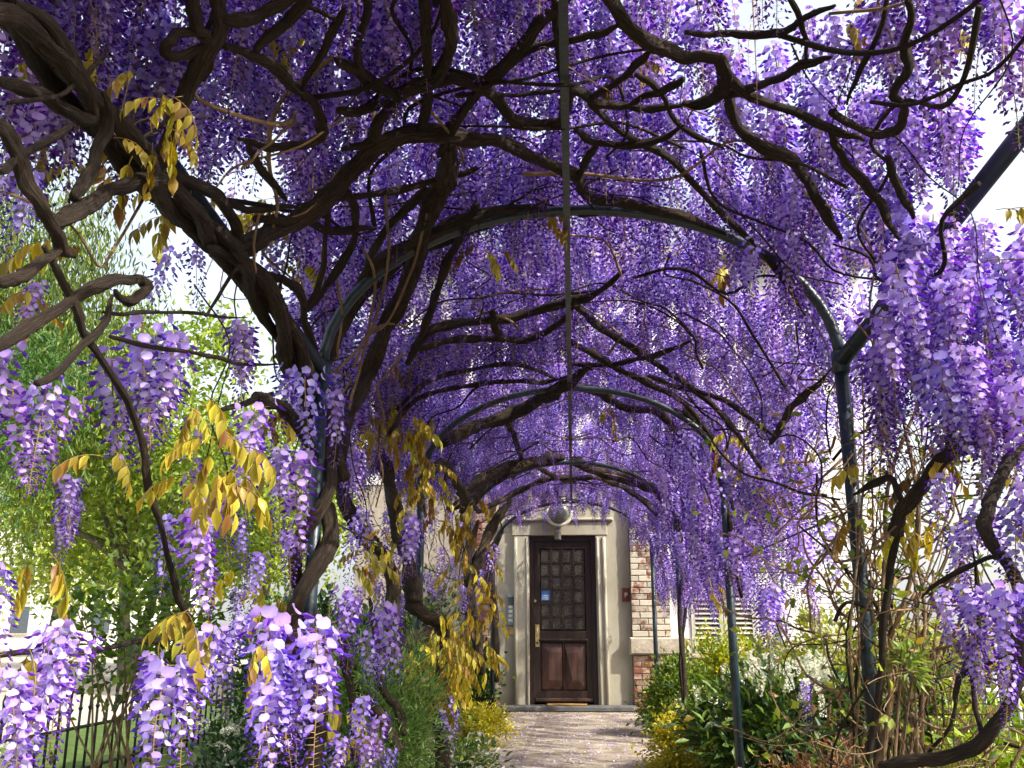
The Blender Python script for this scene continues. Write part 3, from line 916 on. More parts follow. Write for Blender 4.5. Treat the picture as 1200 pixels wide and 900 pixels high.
# branches traced where the photograph shows them; they lie against the inside of the hoops
CAN = [
 ([(250, -15), (258, 30), (235, 75), (210, 130), (190, 185), (178, 205)], 9.5), ([(226, -15), (231, 30), (244, 60), (238, 95)], 8),
 ([(243, 38), (215, 40), (196, 48), (194, 62), (215, 64), (242, 52)], 6), ([(0, 92), (50, 113), (90, 135), (118, 142)], 8),
 ([(262, 52), (317, 77), (353, 107), (372, 130), (378, 155), (362, 168), (317, 172), (277, 163)], 6), ([(402, 10), (388, 45), (367, 77), (355, 110)], 5),
 ([(196, 205), (250, 227), (275, 262), (282, 300)], 7), ([(560, 160), (483, 158), (440, 173), (413, 200), (387, 230), (350, 257), (317, 273), (280, 293), (245, 290)], 10.5),
 ([(443, 167), (493, 157), (550, 163), (587, 167), (633, 187), (673, 207), (690, 229), (720, 238), (800, 252), (850, 275)], 7),
 ([(395, 70), (433, 93), (460, 112), (470, 116)], 7), ([(496, -15), (500, 33), (500, 100), (497, 150), (492, 168)], 5.5),
 ([(515, -15), (530, 33), (523, 67), (500, 97), (467, 113), (443, 143), (436, 165), (400, 175)], 7.5),
 ([(467, 110), (510, 97), (540, 93), (573, 110), (600, 137), (627, 147), (653, 143), (664, 125), (657, 67), (653, 20), (646, -15)], 6.8),
 ([(670, -5), (633, 27), (600, 67), (567, 100), (533, 143), (515, 185)], 6.5), ([(533, 113), (600, 110), (660, 107)], 3),
 ([(573, 100), (617, 63), (683, 43), (733, 30)], 4.2), ([(705, -12), (733, 27), (767, 53), (800, 66), (833, 66), (848, 84), (842, 112), (822, 124), (800, 122)], 8),
 ([(800, 121), (827, 117), (900, 97), (940, 77), (975, 66)], 5.2), ([(842, 80), (877, 110), (933, 133), (980, 153), (1013, 165)], 5.6),
 ([(976, 128), (984, 138), (1027, 159), (1053, 150), (1058, 127), (1047, 110), (1063, 80), (1060, 60), (1067, 20), (1060, -12)], 5.4),
 ([(850, 108), (873, 157), (927, 190), (950, 217), (967, 253), (987, 279)], 6.6), ([(973, 152), (980, 173), (1007, 207), (1033, 243), (1054, 279)], 5.6),
 ([(1040, 183), (1053, 220), (1071, 258)], 4.6), ([(800, 37), (853, 42), (910, 37), (950, 20), (978, 4)], 4.4), ([(925, -10), (943, 43), (948, 78)], 3),
 ([(1040, -8), (1027, 50), (1007, 80), (993, 124)], 3.2), ([(667, 103), (693, 117), (717, 123), (750, 127), (800, 123)], 5.4), ([(690, 117), (717, 100), (743, 80), (763, 58)], 4.6),
 ([(803, 92), (767, 110), (733, 124)], 4.2), ([(673, 153), (700, 167), (767, 167), (803, 145)], 4.2), ([(700, 172), (683, 193), (680, 217), (690, 235)], 4.2),
 ([(560, 197), (517, 210), (467, 223), (400, 232), (350, 240)], 4), ([(527, 170), (522, 205), (508, 240), (493, 273), (477, 337), (453, 383), (433, 433), (405, 500), (398, 560)], 10),
 ([(380, 430), (407, 370), (440, 312), (490, 282), (560, 252), (640, 242)], 7), ([(382, 420), (430, 345), (500, 290), (585, 262)], 5),
 ([(313, 323), (340, 330), (353, 350), (360, 383), (377, 433)], 5), ([(407, 223), (417, 250), (410, 290), (383, 337), (360, 363)], 4.6),
 ([(383, 246), (380, 310), (366, 347), (352, 380)], 3.4), ([(300, 255), (360, 262), (395, 270), (440, 268)], 5), ([(265, 240), (300, 245), (350, 243)], 4),
 ([(478, 425), (495, 395), (525, 380), (560, 377), (607, 370), (667, 353), (692, 347), (730, 320)], 5.5), ([(490, 410), (540, 397), (587, 398), (617, 398), (650, 383), (672, 360)], 4), ([(585, 398), (580, 380), (575, 365)], 5),
 ([(517, 520), (550, 503), (600, 485), (633, 467), (662, 452), (690, 430)], 7.5), ([(660, 450), (700, 460), (733, 477), (773, 485), (800, 517), (825, 548), (842, 572)], 4.8),
 ([(455, 510), (475, 480), (500, 463), (540, 453), (600, 447), (640, 447), (672, 440)], 3), ([(465, 480), (503, 447), (550, 433), (600, 427), (627, 433), (660, 448)], 2.8),
 ([(540, 580), (583, 553), (633, 540), (662, 536)], 7), ([(527, 597), (560, 577), (613, 543)], 5), ([(670, 540), (717, 557), (767, 573), (785, 595)], 6.5),
 ([(590, 487), (603, 513), (613, 540)], 3.6), ([(665, 350), (690, 372), (713, 390), (760, 420), (800, 447), (850, 490), (900, 560)], 4.2), ([(668, 400), (700, 418), (727, 433), (760, 450), (800, 470), (835, 515)], 4),
 ([(667, 427), (717, 427), (763, 417), (810, 400)], 3.2), ([(630, 548), (660, 562), (700, 560), (745, 580), (775, 610)], 3.2), ([(560, 600), (600, 580), (640, 562), (690, 560)], 3.4),
 ([(540, 600), (575, 566), (612, 552)], 4.2), ([(800, 480), (833, 513), (843, 553), (860, 597)], 5), ([(690, 120), (735, 160), (790, 190), (840, 245), (905, 310), (945, 370)], 4),
 ([(903, 520), (920, 490), (935, 470), (968, 440)], 4.5), ([(760, 440), (790, 452), (850, 470), (905, 510)], 3.2), ([(300, 60), (340, 20), (370, -10)], 6.5), ([(262, 20), (300, 22), (345, -5)], 7),
 ([(430, 110), (420, 60), (430, 10), (425, -10)], 5), ([(395, 130), (430, 128), (458, 116)], 5), ([(335, 232), (300, 190), (290, 165)], 4.5), ([(500, 220), (470, 250), (440, 290), (420, 330)], 5),
 ([(560, 240), (540, 275), (520, 320), (500, 375), (485, 418)], 5), ([(745, 85), (775, 110), (800, 150), (850, 175)], 3.4),
]
for px, r in CAN:
    L2(px, r, .97 if px[0][1] < 330 or r > 6.9 else 1.05)
# front left: trunk pair, side limbs
q = [(392, 560), (380, 510), (368, 470), (350, 430), (335, 392), (310, 350), (285, 315), (255, 285), (225, 255), (190, 225), (150, 180), (100, 115), (40, 40), (0, 0)]
base = np.array([on_tunnel(x, y, .98) for x, y in q])
for k in range(3):
    P = []
    for i in range(len(base)):
        a = i * 1.25 + k * 2.09
        rr = .038
        P.append(base[i] + np.array((math.cos(a) * rr, math.sin(a) * rr * .8 - .02, math.sin(a) * rr * .3)))
    limb(P, (12, 10.5, 9)[k], VA, name='trunk', per=8, taper=.6, lump=.14)
# helix gripping the post, down to the soil
for k, (r, a0, turns, z0, z1) in enumerate(((.030, .4, 2.1, -.02, 1.45), (.024, 3.4, 2.6, -.02, 1.62))):
    P = []
    for t in np.linspace(0, 1, 22):
        a = a0 + turns * 2 * math.pi * t
        rr = .055 + .008 * math.sin(t * 9 + k)
        P.append((left_x(3) + rr * math.cos(a), HOOP_Y[0] + rr * math.sin(a), z0 + (z1 - z0) * t))
    tv, tf, tu = tube_data(catmull(P, 4), r, 12, lump=.12, twist=10, seed=k)
    mesh_obj('trunk', tv, tf, M_BARK, VA, True, uvs=tu)
LEFT = [([(-10, 412), (60, 367), (117, 333), (157, 327), (170, 337), (150, 353), (133, 341)], 6.5), ([(43, 450), (87, 417), (113, 390), (132, 348)], 5), ([(52, 290), (83, 350), (103, 397), (127, 433), (163, 503), (178, 580), (197, 657), (213, 703), (228, 745), (240, 760)], 4.2),
        ([(-10, 765), (60, 765), (110, 762), (167, 753), (224, 745)], 3.2), ([(-10, 140), (20, 180), (42, 232), (70, 285), (88, 302)], 9), ([(85, 232), (110, 190), (126, 150), (122, 110)], 7), ([(60, 263), (110, 235), (160, 213), (196, 212)], 9),
        ([(-10, 15), (30, 30), (65, 65), (100, 108)], 12), ([(240, 370), (290, 300), (320, 240)], 2.2), ([(130, 395), (230, 415), (280, 425), (330, 428)], 2.4), ([(120, 365), (200, 367), (290, 372)], 2.2), ([(300, 465), (330, 478), (350, 500), (372, 540)], 7), ([(262, 480), (300, 468), (320, 460)], 3.5),
        ([(0, 330), (30, 320), (60, 300), (75, 285)], 7), ([(0, 200), (40, 175), (90, 140)], 5), ([(10, 120), (70, 110), (130, 60)], 3)]
for px, r in LEFT:
    L2(px, r, .95, VA)
for px in ([(425, 290), (440, 330), (432, 385), (420, 440), (408, 480)], [(452, 230), (455, 290), (447, 350), (430, 395), (395, 435)], [(478, 384), (455, 380), (432, 390), (415, 430)], [(500, 250), (478, 330), (455, 375), (430, 396)], [(285, 200), (300, 180), (340, 150), (345, 130)], [(300, 320), (297, 290), (305, 250)], [(395, 420), (400, 380), (396, 330)]):
    L2(px, 1.6, .93, VA, name='tendril', mat=M_STRAW, lump=.05)
# second vine: leaning trunks at the left of the path
def P3(px, py, Y): return atY(px, py, Y)
for pts, r in (([(485, 705, 5.7), (478, 660, 5.75), (466, 614, 5.8), (455, 561, 5.9), (444, 520, 6.0), (462, 455, 6.1), (485, 418, 6.1), (503, 384, 5.6)], 8.2),
               ([(478, 900, 5.5), (462, 760, 5.55), (459, 679, 5.6), (447, 648, 5.6), (425, 626, 5.5), (406, 595, 5.3), (402, 560, 5.2), (406, 482, 5.1), (432, 448, 5.0), (451, 388, 4.8), (470, 340, 4.6)], 8.5),
               ([(520, 905, 6.1), (515, 850, 6.1), (512, 790, 6.1), (517, 735, 6.1), (500, 722, 6.0), (483, 708, 5.8)], 8), ([(470, 790, 5.6), (473, 763, 5.6), (488, 748, 5.65), (504, 742, 5.7), (508, 765, 5.8), (496, 790, 5.9)], 7),
               ([(473, 862, 4.6), (467, 832, 4.65), (445, 800, 4.7), (440, 735, 4.8), (432, 700, 4.9)], 4.5), ([(470, 880, 4.6), (450, 847, 4.6), (420, 807, 4.6), (410, 770, 4.5)], 6.5), ([(418, 900, 4.4), (415, 850, 4.4), (408, 790, 4.4), (400, 740, 4.3)], 5),
               ([(545, 720, 8.9), (560, 660, 9.0), (575, 620, 9.1), (600, 585, 9.1)], 6), ([(582, 800, 11.8), (580, 720, 11.9), (572, 660, 12), (590, 620, 12)], 4), ([(566, 790, 9), (555, 720, 9), (548, 660, 9), (560, 610, 9.1)], 5.5), ([(500, 560, 6.1), (520, 545, 6.3), (545, 580, 7.5), (560, 600, 8.6)], 5.5)):
    limb([P3(*p) for p in pts], r, VB, name='trunk' if r > 7 else 'branch')
# right front vine: the looping stem, and the limb that crosses behind the clusters
for pts, r in (([(1035, 897, 2.7), (1100, 890, 2.6), (1150, 867, 2.5), (1183, 827, 2.45), (1194, 767, 2.4), (1198, 700, 2.4), (1180, 660, 2.4), (1158, 628, 2.42), (1156, 600, 2.45), (1172, 560, 2.5), (1196, 525, 2.58), (1215, 505, 2.62)], 7.5),
               ([(1050, 625, 3.05), (1057, 600, 3.0), (1073, 577, 2.9), (1110, 537, 2.8), (1160, 507, 2.7), (1215, 490, 2.6)], 8.5),
               ([(1010, 1050, 3.3), (1018, 900, 3.25), (1032, 780, 3.2), (1045, 660, 3.1), (1056, 605, 3.0)], 4), ([(1060, 590, 3.0), (1040, 560, 3.1), (1000, 580, 3.2)], 4), ([(1110, 540, 2.8), (1120, 450, 2.75), (1118, 380, 2.75), (1100, 320, 2.8)], 5), ([(1193, 760, 2.4), (1150, 780, 2.45), (1125, 795, 2.5), (1118, 830, 2.6)], 3.5), ([(1150, 870, 2.5), (1140, 800, 2.5), (1146, 720, 2.5), (1140, 640, 2.5)], 3), ([(1198, 700, 2.4), (1170, 655, 2.42), (1120, 670, 2.5), (1080, 700, 2.6)], 3)):
    limb([P3(*p) for p in pts], r, VC, name='trunk' if r > 7 else 'branch')
# right rear vine: stem climbing the posts further down
for pts, r in (([(800, 880, 9.0), (803, 800, 9.0), (796, 720, 9.0), (801, 650, 9.0), (795, 610, 8.9), (770, 575, 8.9)], 2.6), ([(806, 860, 9.05), (797, 780, 9.05), (805, 700, 9.0), (797, 640, 9.0)], 1.8), ([(870, 700, 6.2), (858, 640, 6.15), (850, 580, 6.2), (820, 520, 6.2)], 3)):
    limb([P3(*p) for p in pts], r, VD, name='trunk' if r == 2.6 else 'branch')
# fine twigs wandering over the hoops
def prof(s):
    """arc-length-ish parameter s in 0..1 from left side over the top to the right side -> (x, z, nx, nz)"""
    lo = .75
    arc = 2.6
    tot = 2 * lo + arc
    d = s * tot
    if d < lo:
        return -TA, TZ - lo + d, -1, 0
    if d > lo + arc:
        return TA, TZ - (d - lo - arc), 1, 0
    a = math.pi * (1 - (d - lo) / arc)
    nx, nz = math.cos(a) / TA, math.sin(a) / TB
    h = math.hypot(nx, nz)
    return TA * math.cos(a), TZ + TB * math.sin(a), nx / h, nz / h
for i in range(230):
    s, y = random.uniform(.14, .86), 1.6 + 11 * random.random() ** 1.25
    ang = random.uniform(0, 6.28)
    P = []
    for k in range(random.randint(4, 8)):
        x, z, nx, nz = prof(min(max(s, .02), .98))
        off = random.uniform(-.05, .07)
        P.append((x + nx * off, y, z + nz * off))
        ang += random.uniform(-.8, .8)
        s += math.cos(ang) * .045
        y += math.sin(ang) * .17
    if P[0][1] < 1.5:
        continue
    r = random.choice((.0025, .003, .004, .006, .008))
    tv, tf, tu = tube_data(catmull(P, 4), np.linspace(r, r * .5, (len(P) - 1) * 4 + 1), 5, lump=.1, twist=10)
    mesh_obj('twig', tv, tf, M_BARK if random.random() < .75 else M_STRAW, owner(P[1]), True, uvs=tu)

# ------------------------------------------------------------------ blossom
clusters = []                                        # (position, yaw, tiltx, tilty, scale, variant)
def add_cluster(p, s=1.0, var=None):
    if var is None:
        var = int(RNG.integers(0, N_FULL)) if RNG.random() > .10 else int(RNG.integers(N_FULL, len(RACEMES)))
    clusters.append((np.array(p), RNG.uniform(0, 6.28), RNG.normal(0, .10), RNG.normal(0, .10), s, var))
def keep(p):
    """how likely a canopy cluster at p is kept: the gaps in view are where the photograph shows them"""
    ax, ay, az = proj(p)
    if az < .5:
        return 0
    bx, by, _ = proj(p - np.array((0, 0, .28)))
    if 560 < bx < 752 and by > 622:
        return 0
    if p[1] > 12.55:
        return 0
    if ax > 1062 and 45 < by and ay < 262 and ay > 20 and not (ax < 1150 and 105 < ay < 165 and ax < 1120):
        return .03
    if ax > 1150 and ay > 20 and ay < 262: return .02
    if p[1] < 1.9 and p[0] > .1:  # unseen opening near the camera, shaped to let sun reach the left clusters
        return 0
    if 165 < bx < 335 and 300 < by < 425:
        return .05
    if bx < 340 and by > 240:
        return .03
    if bx < 600 and by > 600:
        return .10
    if bx > 965 and by > 560:
        return .06
    if bx > 880 and by > 640:
        return .12
    if bx > 745 and by > 725:
        return .12
    return 1
n_try = 0
for i in range(9800):
    y = .75 + 11.8 * RNG.random() ** 1.12  # nearest stretch lies out of view, added to shade the left trunk
    s = RNG.random()
    x, z, nx, nz = prof(s)
    # thin patches
    g = math.sin(x * 3.1 + y * 1.3) * math.cos(y * 2.1 - s * 9) + .5 * math.sin(y * 5.3 + s * 17)
    if g < -.72 and RNG.random() < .7:
        continue
    side = z < TZ + .02
    if side and RNG.random() < .45:
        continue
    off = RNG.uniform(.06, .46) if not side else RNG.uniform(.03, .55)
    p = np.array((x + nx * off, y, z + nz * off + (.12 if not side else 0)))
    if nz > .3 and p[2] - .30 < z - .12:
        p[2] += .1
    if RNG.random() > keep(p):
        continue
    if y < 5 and x > 0 and RNG.random() < .15: continue
    if y > 8 and RNG.random() < .25: continue
    add_cluster(p, RNG.uniform(.8, 1.15))
for i in range(750):                                  # a second, higher layer over the left half of the front, added to darken the canopy below
    y = RNG.uniform(.7, 5.5)
    x, z, nx, nz = prof(RNG.uniform(.22, .56))
    off = RNG.uniform(.45, .8)
    p = np.array((x + nx * off, y, z + nz * off + .15))
    if RNG.random() < keep(p):
        add_cluster(p, RNG.uniform(.9, 1.2))
n_canopy = len(clusters)
def at_px(px, py, Y, ln_px, var=None):
    p = atY(px, py, Y)
    v = int(RNG.integers(0, 8)) if var is None else var
    s = ln_px / FPX * proj(p)[2] / R_LEN[v]
    add_cluster(p, float(np.clip(s, .55, 1.35)), v)
FORE = [  # pixel of the top, distance, length in pixels
 (60, 452, 1.75, 135), (35, 455, 1.9, 120), (8, 405, 1.6, 150), (80, 470, 1.95, 110), (185, 375, 2.15, 150), (170, 400, 2.3, 130), (205, 395, 2.2, 120), (150, 430, 2.4, 130), (195, 440, 2.5, 120), (262, 380, 2.6, 100), (285, 385, 2.6, 90),
 (348, 435, 3.0, 100), (368, 440, 3.1, 105), (380, 460, 3.2, 90), (242, 605, 2.2, 115), (232, 590, 2.4, 90), (330, 525, 2.4, 120), (345, 540, 2.5, 110), (290, 480, 2.4, 110), (305, 510, 2.5, 110), (275, 570, 2.6, 90), (280, 610, 2.9, 80), (330, 625, 3.0, 75), (300, 650, 3.0, 70),
 (480, 610, 5.2, 78), (490, 605, 5.3, 70), (195, 778, 1.75, 150), (205, 785, 1.85, 140), (190, 770, 2.0, 110), (254, 742, 1.95, 115), (262, 738, 2.1, 100), (285, 725, 2.2, 60), (302, 758, 1.95, 160), (318, 735, 2.1, 160), (340, 722, 2.15, 170), (355, 740, 2.1, 165), (330, 760, 2.0, 140), (310, 800, 1.9, 120), (350, 780, 2.1, 120), (375, 725, 2.4, 110), (395, 745, 2.6, 90),
 (405, 690, 3.3, 80), (420, 690, 3.4, 70), (455, 712, 3.7, 85), (448, 720, 3.8, 80), (400, 865, 2.9, 60), (430, 870, 3.0, 60), (465, 880, 3.6, 45), (530, 820, 6.0, 60), (525, 830, 6.0, 55), (545, 690, 8, 40), (570, 640, 9, 45), (560, 670, 9, 45),
 (415, 700, 3.3, 85), (438, 745, 3.6, 70), (425, 820, 3.1, 70), (445, 840, 3.2, 60), (70, 735, 1.3, 95), (55, 745, 1.35, 110), (95, 745, 1.4, 80), (10, 665, 1.2, 60), (15, 790, 1.2, 120), (35, 800, 1.25, 110), (75, 560, 2.2, 80), (95, 565, 2.3, 70), (80, 590, 2.4, 50), (75, 590, 2.6, 45), (20, 200, 1.6, 110), (45, 330, 1.9, 90), (15, 190, 1.5, 100), (280, 690, 3.3, 60),
 (905, 690, 5.6, 95), (898, 700, 5.6, 80), (915, 690, 5.7, 90), (890, 710, 5.7, 60), (935, 620, 5.3, 70), (925, 610, 5.4, 60), (945, 800, 4.2, 35), (850, 640, 6, 60), (836, 650, 6.6, 80), (822, 640, 6.8, 90), (812, 655, 7.2, 100), (800, 640, 7.4, 90), (785, 630, 7.6, 80), (770, 628, 8, 70), (835, 700, 7.0, 50),
 (1105, 695, 2.35, 90), (1120, 690, 2.4, 100), (1140, 700, 2.4, 95), (1165, 690, 2.3, 100), (1180, 700, 2.3, 95), (1195, 690, 2.3, 110), (1150, 740, 2.4, 80), (1185, 780, 2.35, 80), (1140, 600, 2.5, 100), (1165, 590, 2.5, 110), (1190, 600, 2.4, 110), (1110, 560, 2.8, 90), (1125, 620, 2.6, 80),
]
for f in FORE:
    at_px(*f)
for i in range(80):                                   # the big pale mass on the right
    px, py = RNG.uniform(990, 1215), RNG.uniform(255, 470)
    if py < 300 and px < 1050 and RNG.random() < .5: continue
    if px < 1040 and py > 420: continue
    at_px(px, py, RNG.uniform(2.35, 3.1), RNG.uniform(95, 140))
for i in range(70):                                   # curtain on the right between the second and third hoop
    px, py = RNG.uniform(770, 960), RNG.uniform(500, 630)
    at_px(px, py, RNG.uniform(5.4, 7.5), RNG.uniform(45, 75))
for i in range(110):                                  # the far end, hanging low before the wall
    px, py = RNG.uniform(575, 775), RNG.uniform(548, 596)
    at_px(px, py + abs(px - 672) * .12, RNG.uniform(10.6, 12.5), RNG.uniform(22, 30))
for i in range(34):                                   # front right, higher up
    px, py = RNG.uniform(890, 1120), RNG.uniform(110, 330)
    if px > 1060 and py < 255: continue
    at_px(px, py, RNG.uniform(2.9, 3.9), RNG.uniform(70, 110))
for i in range(34):
    at_px(RNG.uniform(738, 800), RNG.uniform(572, 628), RNG.uniform(10.4, 11.9), RNG.uniform(24, 34))
def bare(c):
    """the right front post, its fork and the splayed bar stay free of blossom, as do the leaning posts behind"""
    if c[0][1] > 3.75 or c[0][0] < .5:
        return False
    for dz in (.05, .16, .28):
        x, y, _ = proj(c[0] - np.array((0, 0, dz * c[4])))
        if 940 < x < 1004 and 335 < y < 600:
            return True
        if 372 < y < 450 and 960 < x < 1035:
            return True
        d = abs((x - 975) * 85 + (y - 430) * 72) / 111.4
        if d < 16 and 975 < x < 1052 and 340 < y < 432:
            return True
    return False
clusters = [c for c in clusters if not bare(c)]
# the largest of each vine are pieces of their own, the rest one mass
by_v = {v: [] for v in VINES}
for c in clusters:
    px, py, z = proj(c[0] - np.array((0, 0, .14)))
    infr = -40 < px < 1240 and -60 < py < 960
    by_v[owner(c[0])].append((0 if infr else 1, z, c))
def make_gn(vine, items):
    me = bpy.data.meshes.new('blossom_mass')
    me.from_pydata([tuple(c[0]) for c in items], [], [])
    for nm, ty, val in (('rot', 'FLOAT_VECTOR', [(c[2], c[3], c[1]) for c in items]), ('scl', 'FLOAT', [c[4] for c in items]), ('idx', 'INT', [c[5] for c in items])):
        a = me.attributes.new(nm, ty, 'POINT')
        a.data.foreach_set('vector' if ty == 'FLOAT_VECTOR' else 'value', np.array(val, np.int32 if ty == 'INT' else np.float32).ravel())
    o = bpy.data.objects.new('blossom_mass', me)
    COL.objects.link(o)
    o.parent = vine
    stuff(o)
    md = o.modifiers.new('scatter', 'NODES')
    md.node_group = blossom_group()
    return o
_bg = []
def blossom_group():
    if _bg:
        return _bg[0]
    ng = bpy.data.node_groups.new('blossom_scatter', 'GeometryNodeTree')
    ng.interface.new_socket('Geometry', in_out='INPUT', socket_type='NodeSocketGeometry')
    ng.interface.new_socket('Geometry', in_out='OUTPUT', socket_type='NodeSocketGeometry')
    N, L = ng.nodes.new, ng.links.new
    gi, go = N('NodeGroupInput'), N('NodeGroupOutput')
    jn = N('GeometryNodeJoinGeometry')
    for o in reversed(RACEMES_LO):
        oi = N('GeometryNodeObjectInfo'); oi.inputs['Object'].default_value = o
        g2 = N('GeometryNodeGeometryToInstance')
        L(oi.outputs['Geometry'], g2.inputs[0]); L(g2.outputs[0], jn.inputs[0])
    ip = N('GeometryNodeInstanceOnPoints')
    ip.inputs['Pick Instance'].default_value = True
    def attr(nm, ty):
        n = N('GeometryNodeInputNamedAttribute'); n.data_type = ty; n.inputs['Name'].default_value = nm
        return [s for s in n.outputs if s.enabled and s.name == 'Attribute'][0]
    L(gi.outputs[0], ip.inputs['Points']); L(jn.outputs[0], ip.inputs['Instance'])
    L(attr('idx', 'INT'), ip.inputs['Instance Index'])
    e2r = N('FunctionNodeEulerToRotation')
    L(attr('rot', 'FLOAT_VECTOR'), e2r.inputs[0]); L(e2r.outputs[0], ip.inputs['Rotation'])
    L(attr('scl', 'FLOAT'), ip.inputs['Scale'])
    L(ip.outputs[0], go.inputs[0])
    _bg.append(ng)
    return ng
for v in VINES:
    items = sorted(by_v[v], key=lambda t: (t[0], t[1]))
    items = [t[2] for t in items]
    fine = 0
    for c in items[:290]:
        px, py, _ = proj(c[0])
        if v in (VA, VC) and fine < 5 and 0 < px < 1200 and 250 < py < 860 and c[5] < 8:     # nearest clusters: every flower its own piece
            fine += 1
            pc = []
            V, F, C = raceme_geo(*R_ARGS[c[5]], pieces=pc)
            o = mesh_obj('flower_cluster', V, F, M_PETAL, v, True, np.array(C))
            for nm, pv, pf, cc in pc:
                mesh_obj(nm, pv, pf, M_PETAL, o, True, np.array(cc))
        else:
            o = dup(RACEMES[c[5]], v, 'flower_cluster')
        o.location = c[0]; o.rotation_euler = (c[2], c[3], c[1]); o.scale = (c[4],) * 3
    if items[290:]:
        make_gn(v, items[290:])

# ------------------------------------------------------------------ bronze and golden leaves
def leaf_group(px, py, Y, n, sx, sy, s=1.0, detailed=False, vine=None, sy3=.12):
    for k in range(n):
        p = atY(px + random.uniform(-sx, sx), py + random.uniform(-sy, sy), Y + random.uniform(-sy3, sy3))
        put_leaf(vine or owner(p), p, random.uniform(0, 6.28), s * random.uniform(.8, 1.2), detailed, random.uniform(-.5, .3), random.randrange(1000))
for a in ((150, 130, 1.75, 5, 60, 20, .7), (185, 165, 1.7, 4, 30, 25, .75), (110, 175, 1.8, 3, 30, 20, .7), (195, 100, 1.8, 3, 40, 15, .6), (60, 40, 1.7, 2, 40, 25, .9), (235, 480, 2.0, 5, 28, 18, .72), (265, 510, 2.0, 5, 25, 18, .72), (235, 560, 1.95, 4, 20, 15, .72), (270, 560, 1.9, 5, 22, 15, .72), (130, 530, 2.0, 2, 15, 8, .8),
          (50, 762, 1.25, 2, 20, 6, .55), (45, 650, 1.4, 2, 15, 8, .55), (215, 710, 2.0, 3, 25, 10, .65), (240, 715, 2.0, 2, 15, 8, .65), (290, 765, 1.9, 3, 15, 15, .55), (35, 335, 1.9, 3, 20, 10, .7), (335, 30, 2.2, 4, 40, 15, .6), (1180, 245, 2.6, 3, 15, 12, .9), (1170, 620, 2.5, 2, 12, 15, .9)):
    leaf_group(*a, detailed=True)
for a in ((455, 480, 5.3, 20, 22, 25, .85), (485, 520, 5.4, 26, 20, 30, .85), (495, 570, 5.5, 26, 22, 30, .85), (540, 600, 6.0, 14, 20, 20, 1), (470, 500, 5.2, 6, 15, 15, 1), (430, 500, 4.8, 6, 15, 12, .9), (510, 770, 5.3, 30, 30, 25, .8), (530, 740, 5.6, 26, 25, 30, .8), (540, 790, 5.7, 14, 20, 15, 1.0), (560, 720, 6.6, 24, 22, 50, .9), (545, 650, 7, 10, 25, 30, 1.1),
          (395, 830, 3.2, 5, 12, 14, .7), (500, 800, 5.2, 12, 40, 20, .8), (545, 760, 5.8, 14, 25, 30, .8), (450, 640, 4.8, 8, 20, 20, .7), (420, 855, 4.0, 5, 15, 10, .7), (430, 660, 4.2, 7, 25, 20, .8), (300, 240, 3.0, 8, 35, 15, .9), (345, 310, 3.2, 4, 20, 10, .8), (300, 690, 3.5, 8, 20, 30, .8), (90, 290, 2.4, 4, 30, 15, .8), (990, 25, 2.6, 4, 20, 15, .9), (1080, 40, 2.5, 4, 30, 12, .9), (740, 75, 2.8, 4, 25, 12, .8), (855, 515, 6, 5, 15, 15, 1), (900, 545, 5.6, 5, 20, 15, 1), (850, 310, 4.2, 3, 15, 10, .9), (1050, 600, 3.1, 8, 50, 60, .8), (720, 475, 6.8, 3, 15, 10, .9),
          (570, 290, 3.8, 3, 15, 6, .8), (630, 252, 3.6, 3, 25, 6, .8), (60, 170, 2, 4, 40, 30, .8), (200, 240, 2.4, 4, 30, 15, .8), (420, 120, 3, 3, 15, 15, .8), (838, 690, 6.6, 3, 10, 10, .9), (1120, 540, 2.9, 3, 20, 15, .8), (570, 580, 9, 4, 15, 15, 1.0), (560, 640, 10, 10, 15, 60, 1.1), (575, 710, 11, 8, 10, 50, 1.1), (470, 420, 5, 4, 15, 15, .9), (330, 470, 3.3, 4, 20, 20, .8)):
    leaf_group(*a)

# ------------------------------------------------------------------ shrubs and plants of the beds
G_DARK = [(.025, .06, .018), (.04, .085, .02), (.03, .07, .03)]
G_MID = [(.09, .16, .025), (.13, .21, .035), (.07, .13, .03)]
G_LIME = [(.30, .38, .04), (.38, .43, .05), (.22, .32, .04)]
G_GOLD = [(.45, .38, .03), (.52, .44, .05), (.36, .34, .04)]
G_BRON = [(.16, .07, .03), (.24, .11, .05), (.12, .05, .025)]
G_CREAM = [(.55, .52, .30), (.62, .58, .38), (.45, .46, .22)]
M_WOOD = M_STRAW
def shrub(name, label, cat, c, r, n, pal, ln, wd, k=40, spread=.09, upb=.35, stems=5, stemc=None, heads=None, group=None, shell=.4):
    t = thing(name, label, cat, group)
    c = np.array(c, float); r = np.array(r, float)
    pos, q = clumpy(n, c, r, k, spread, shell)
    pos[:, 2] = np.maximum(pos[:, 2], .015)
    d = unit(pos - c + np.array((0, 0, upb * r[2]))) + RNG.normal(size=(n, 3)) * .55
    v, f, cc = leaf_cloud(pos, d, RNG.normal(size=(n, 3)) * .6 + np.array((0, 0, 1)), ln * RNG.uniform(.7, 1.2, n), wd * RNG.uniform(.8, 1.2, n), pick_cols(n, pal))
    stuff(fast_mesh('foliage', v, f, cc, M_GREEN, t))
    for i in range(stems):
        e = q[i % len(q)]
        b = np.array((c[0] + random.uniform(-.3, .3) * r[0], c[1] + random.uniform(-.3, .3) * r[1], -.02))
        mid = (b + e) / 2 + RNG.normal(size=3) * .05
        tv, tf, tu = tube_data(catmull([b, mid, e], 5), np.linspace(.009, .003, 11), 6)
        mesh_obj('stem', tv, tf, stemc or M_STRAW, t, True, uvs=tu)
    if heads:
        heads(t, c, r, q)
    return t
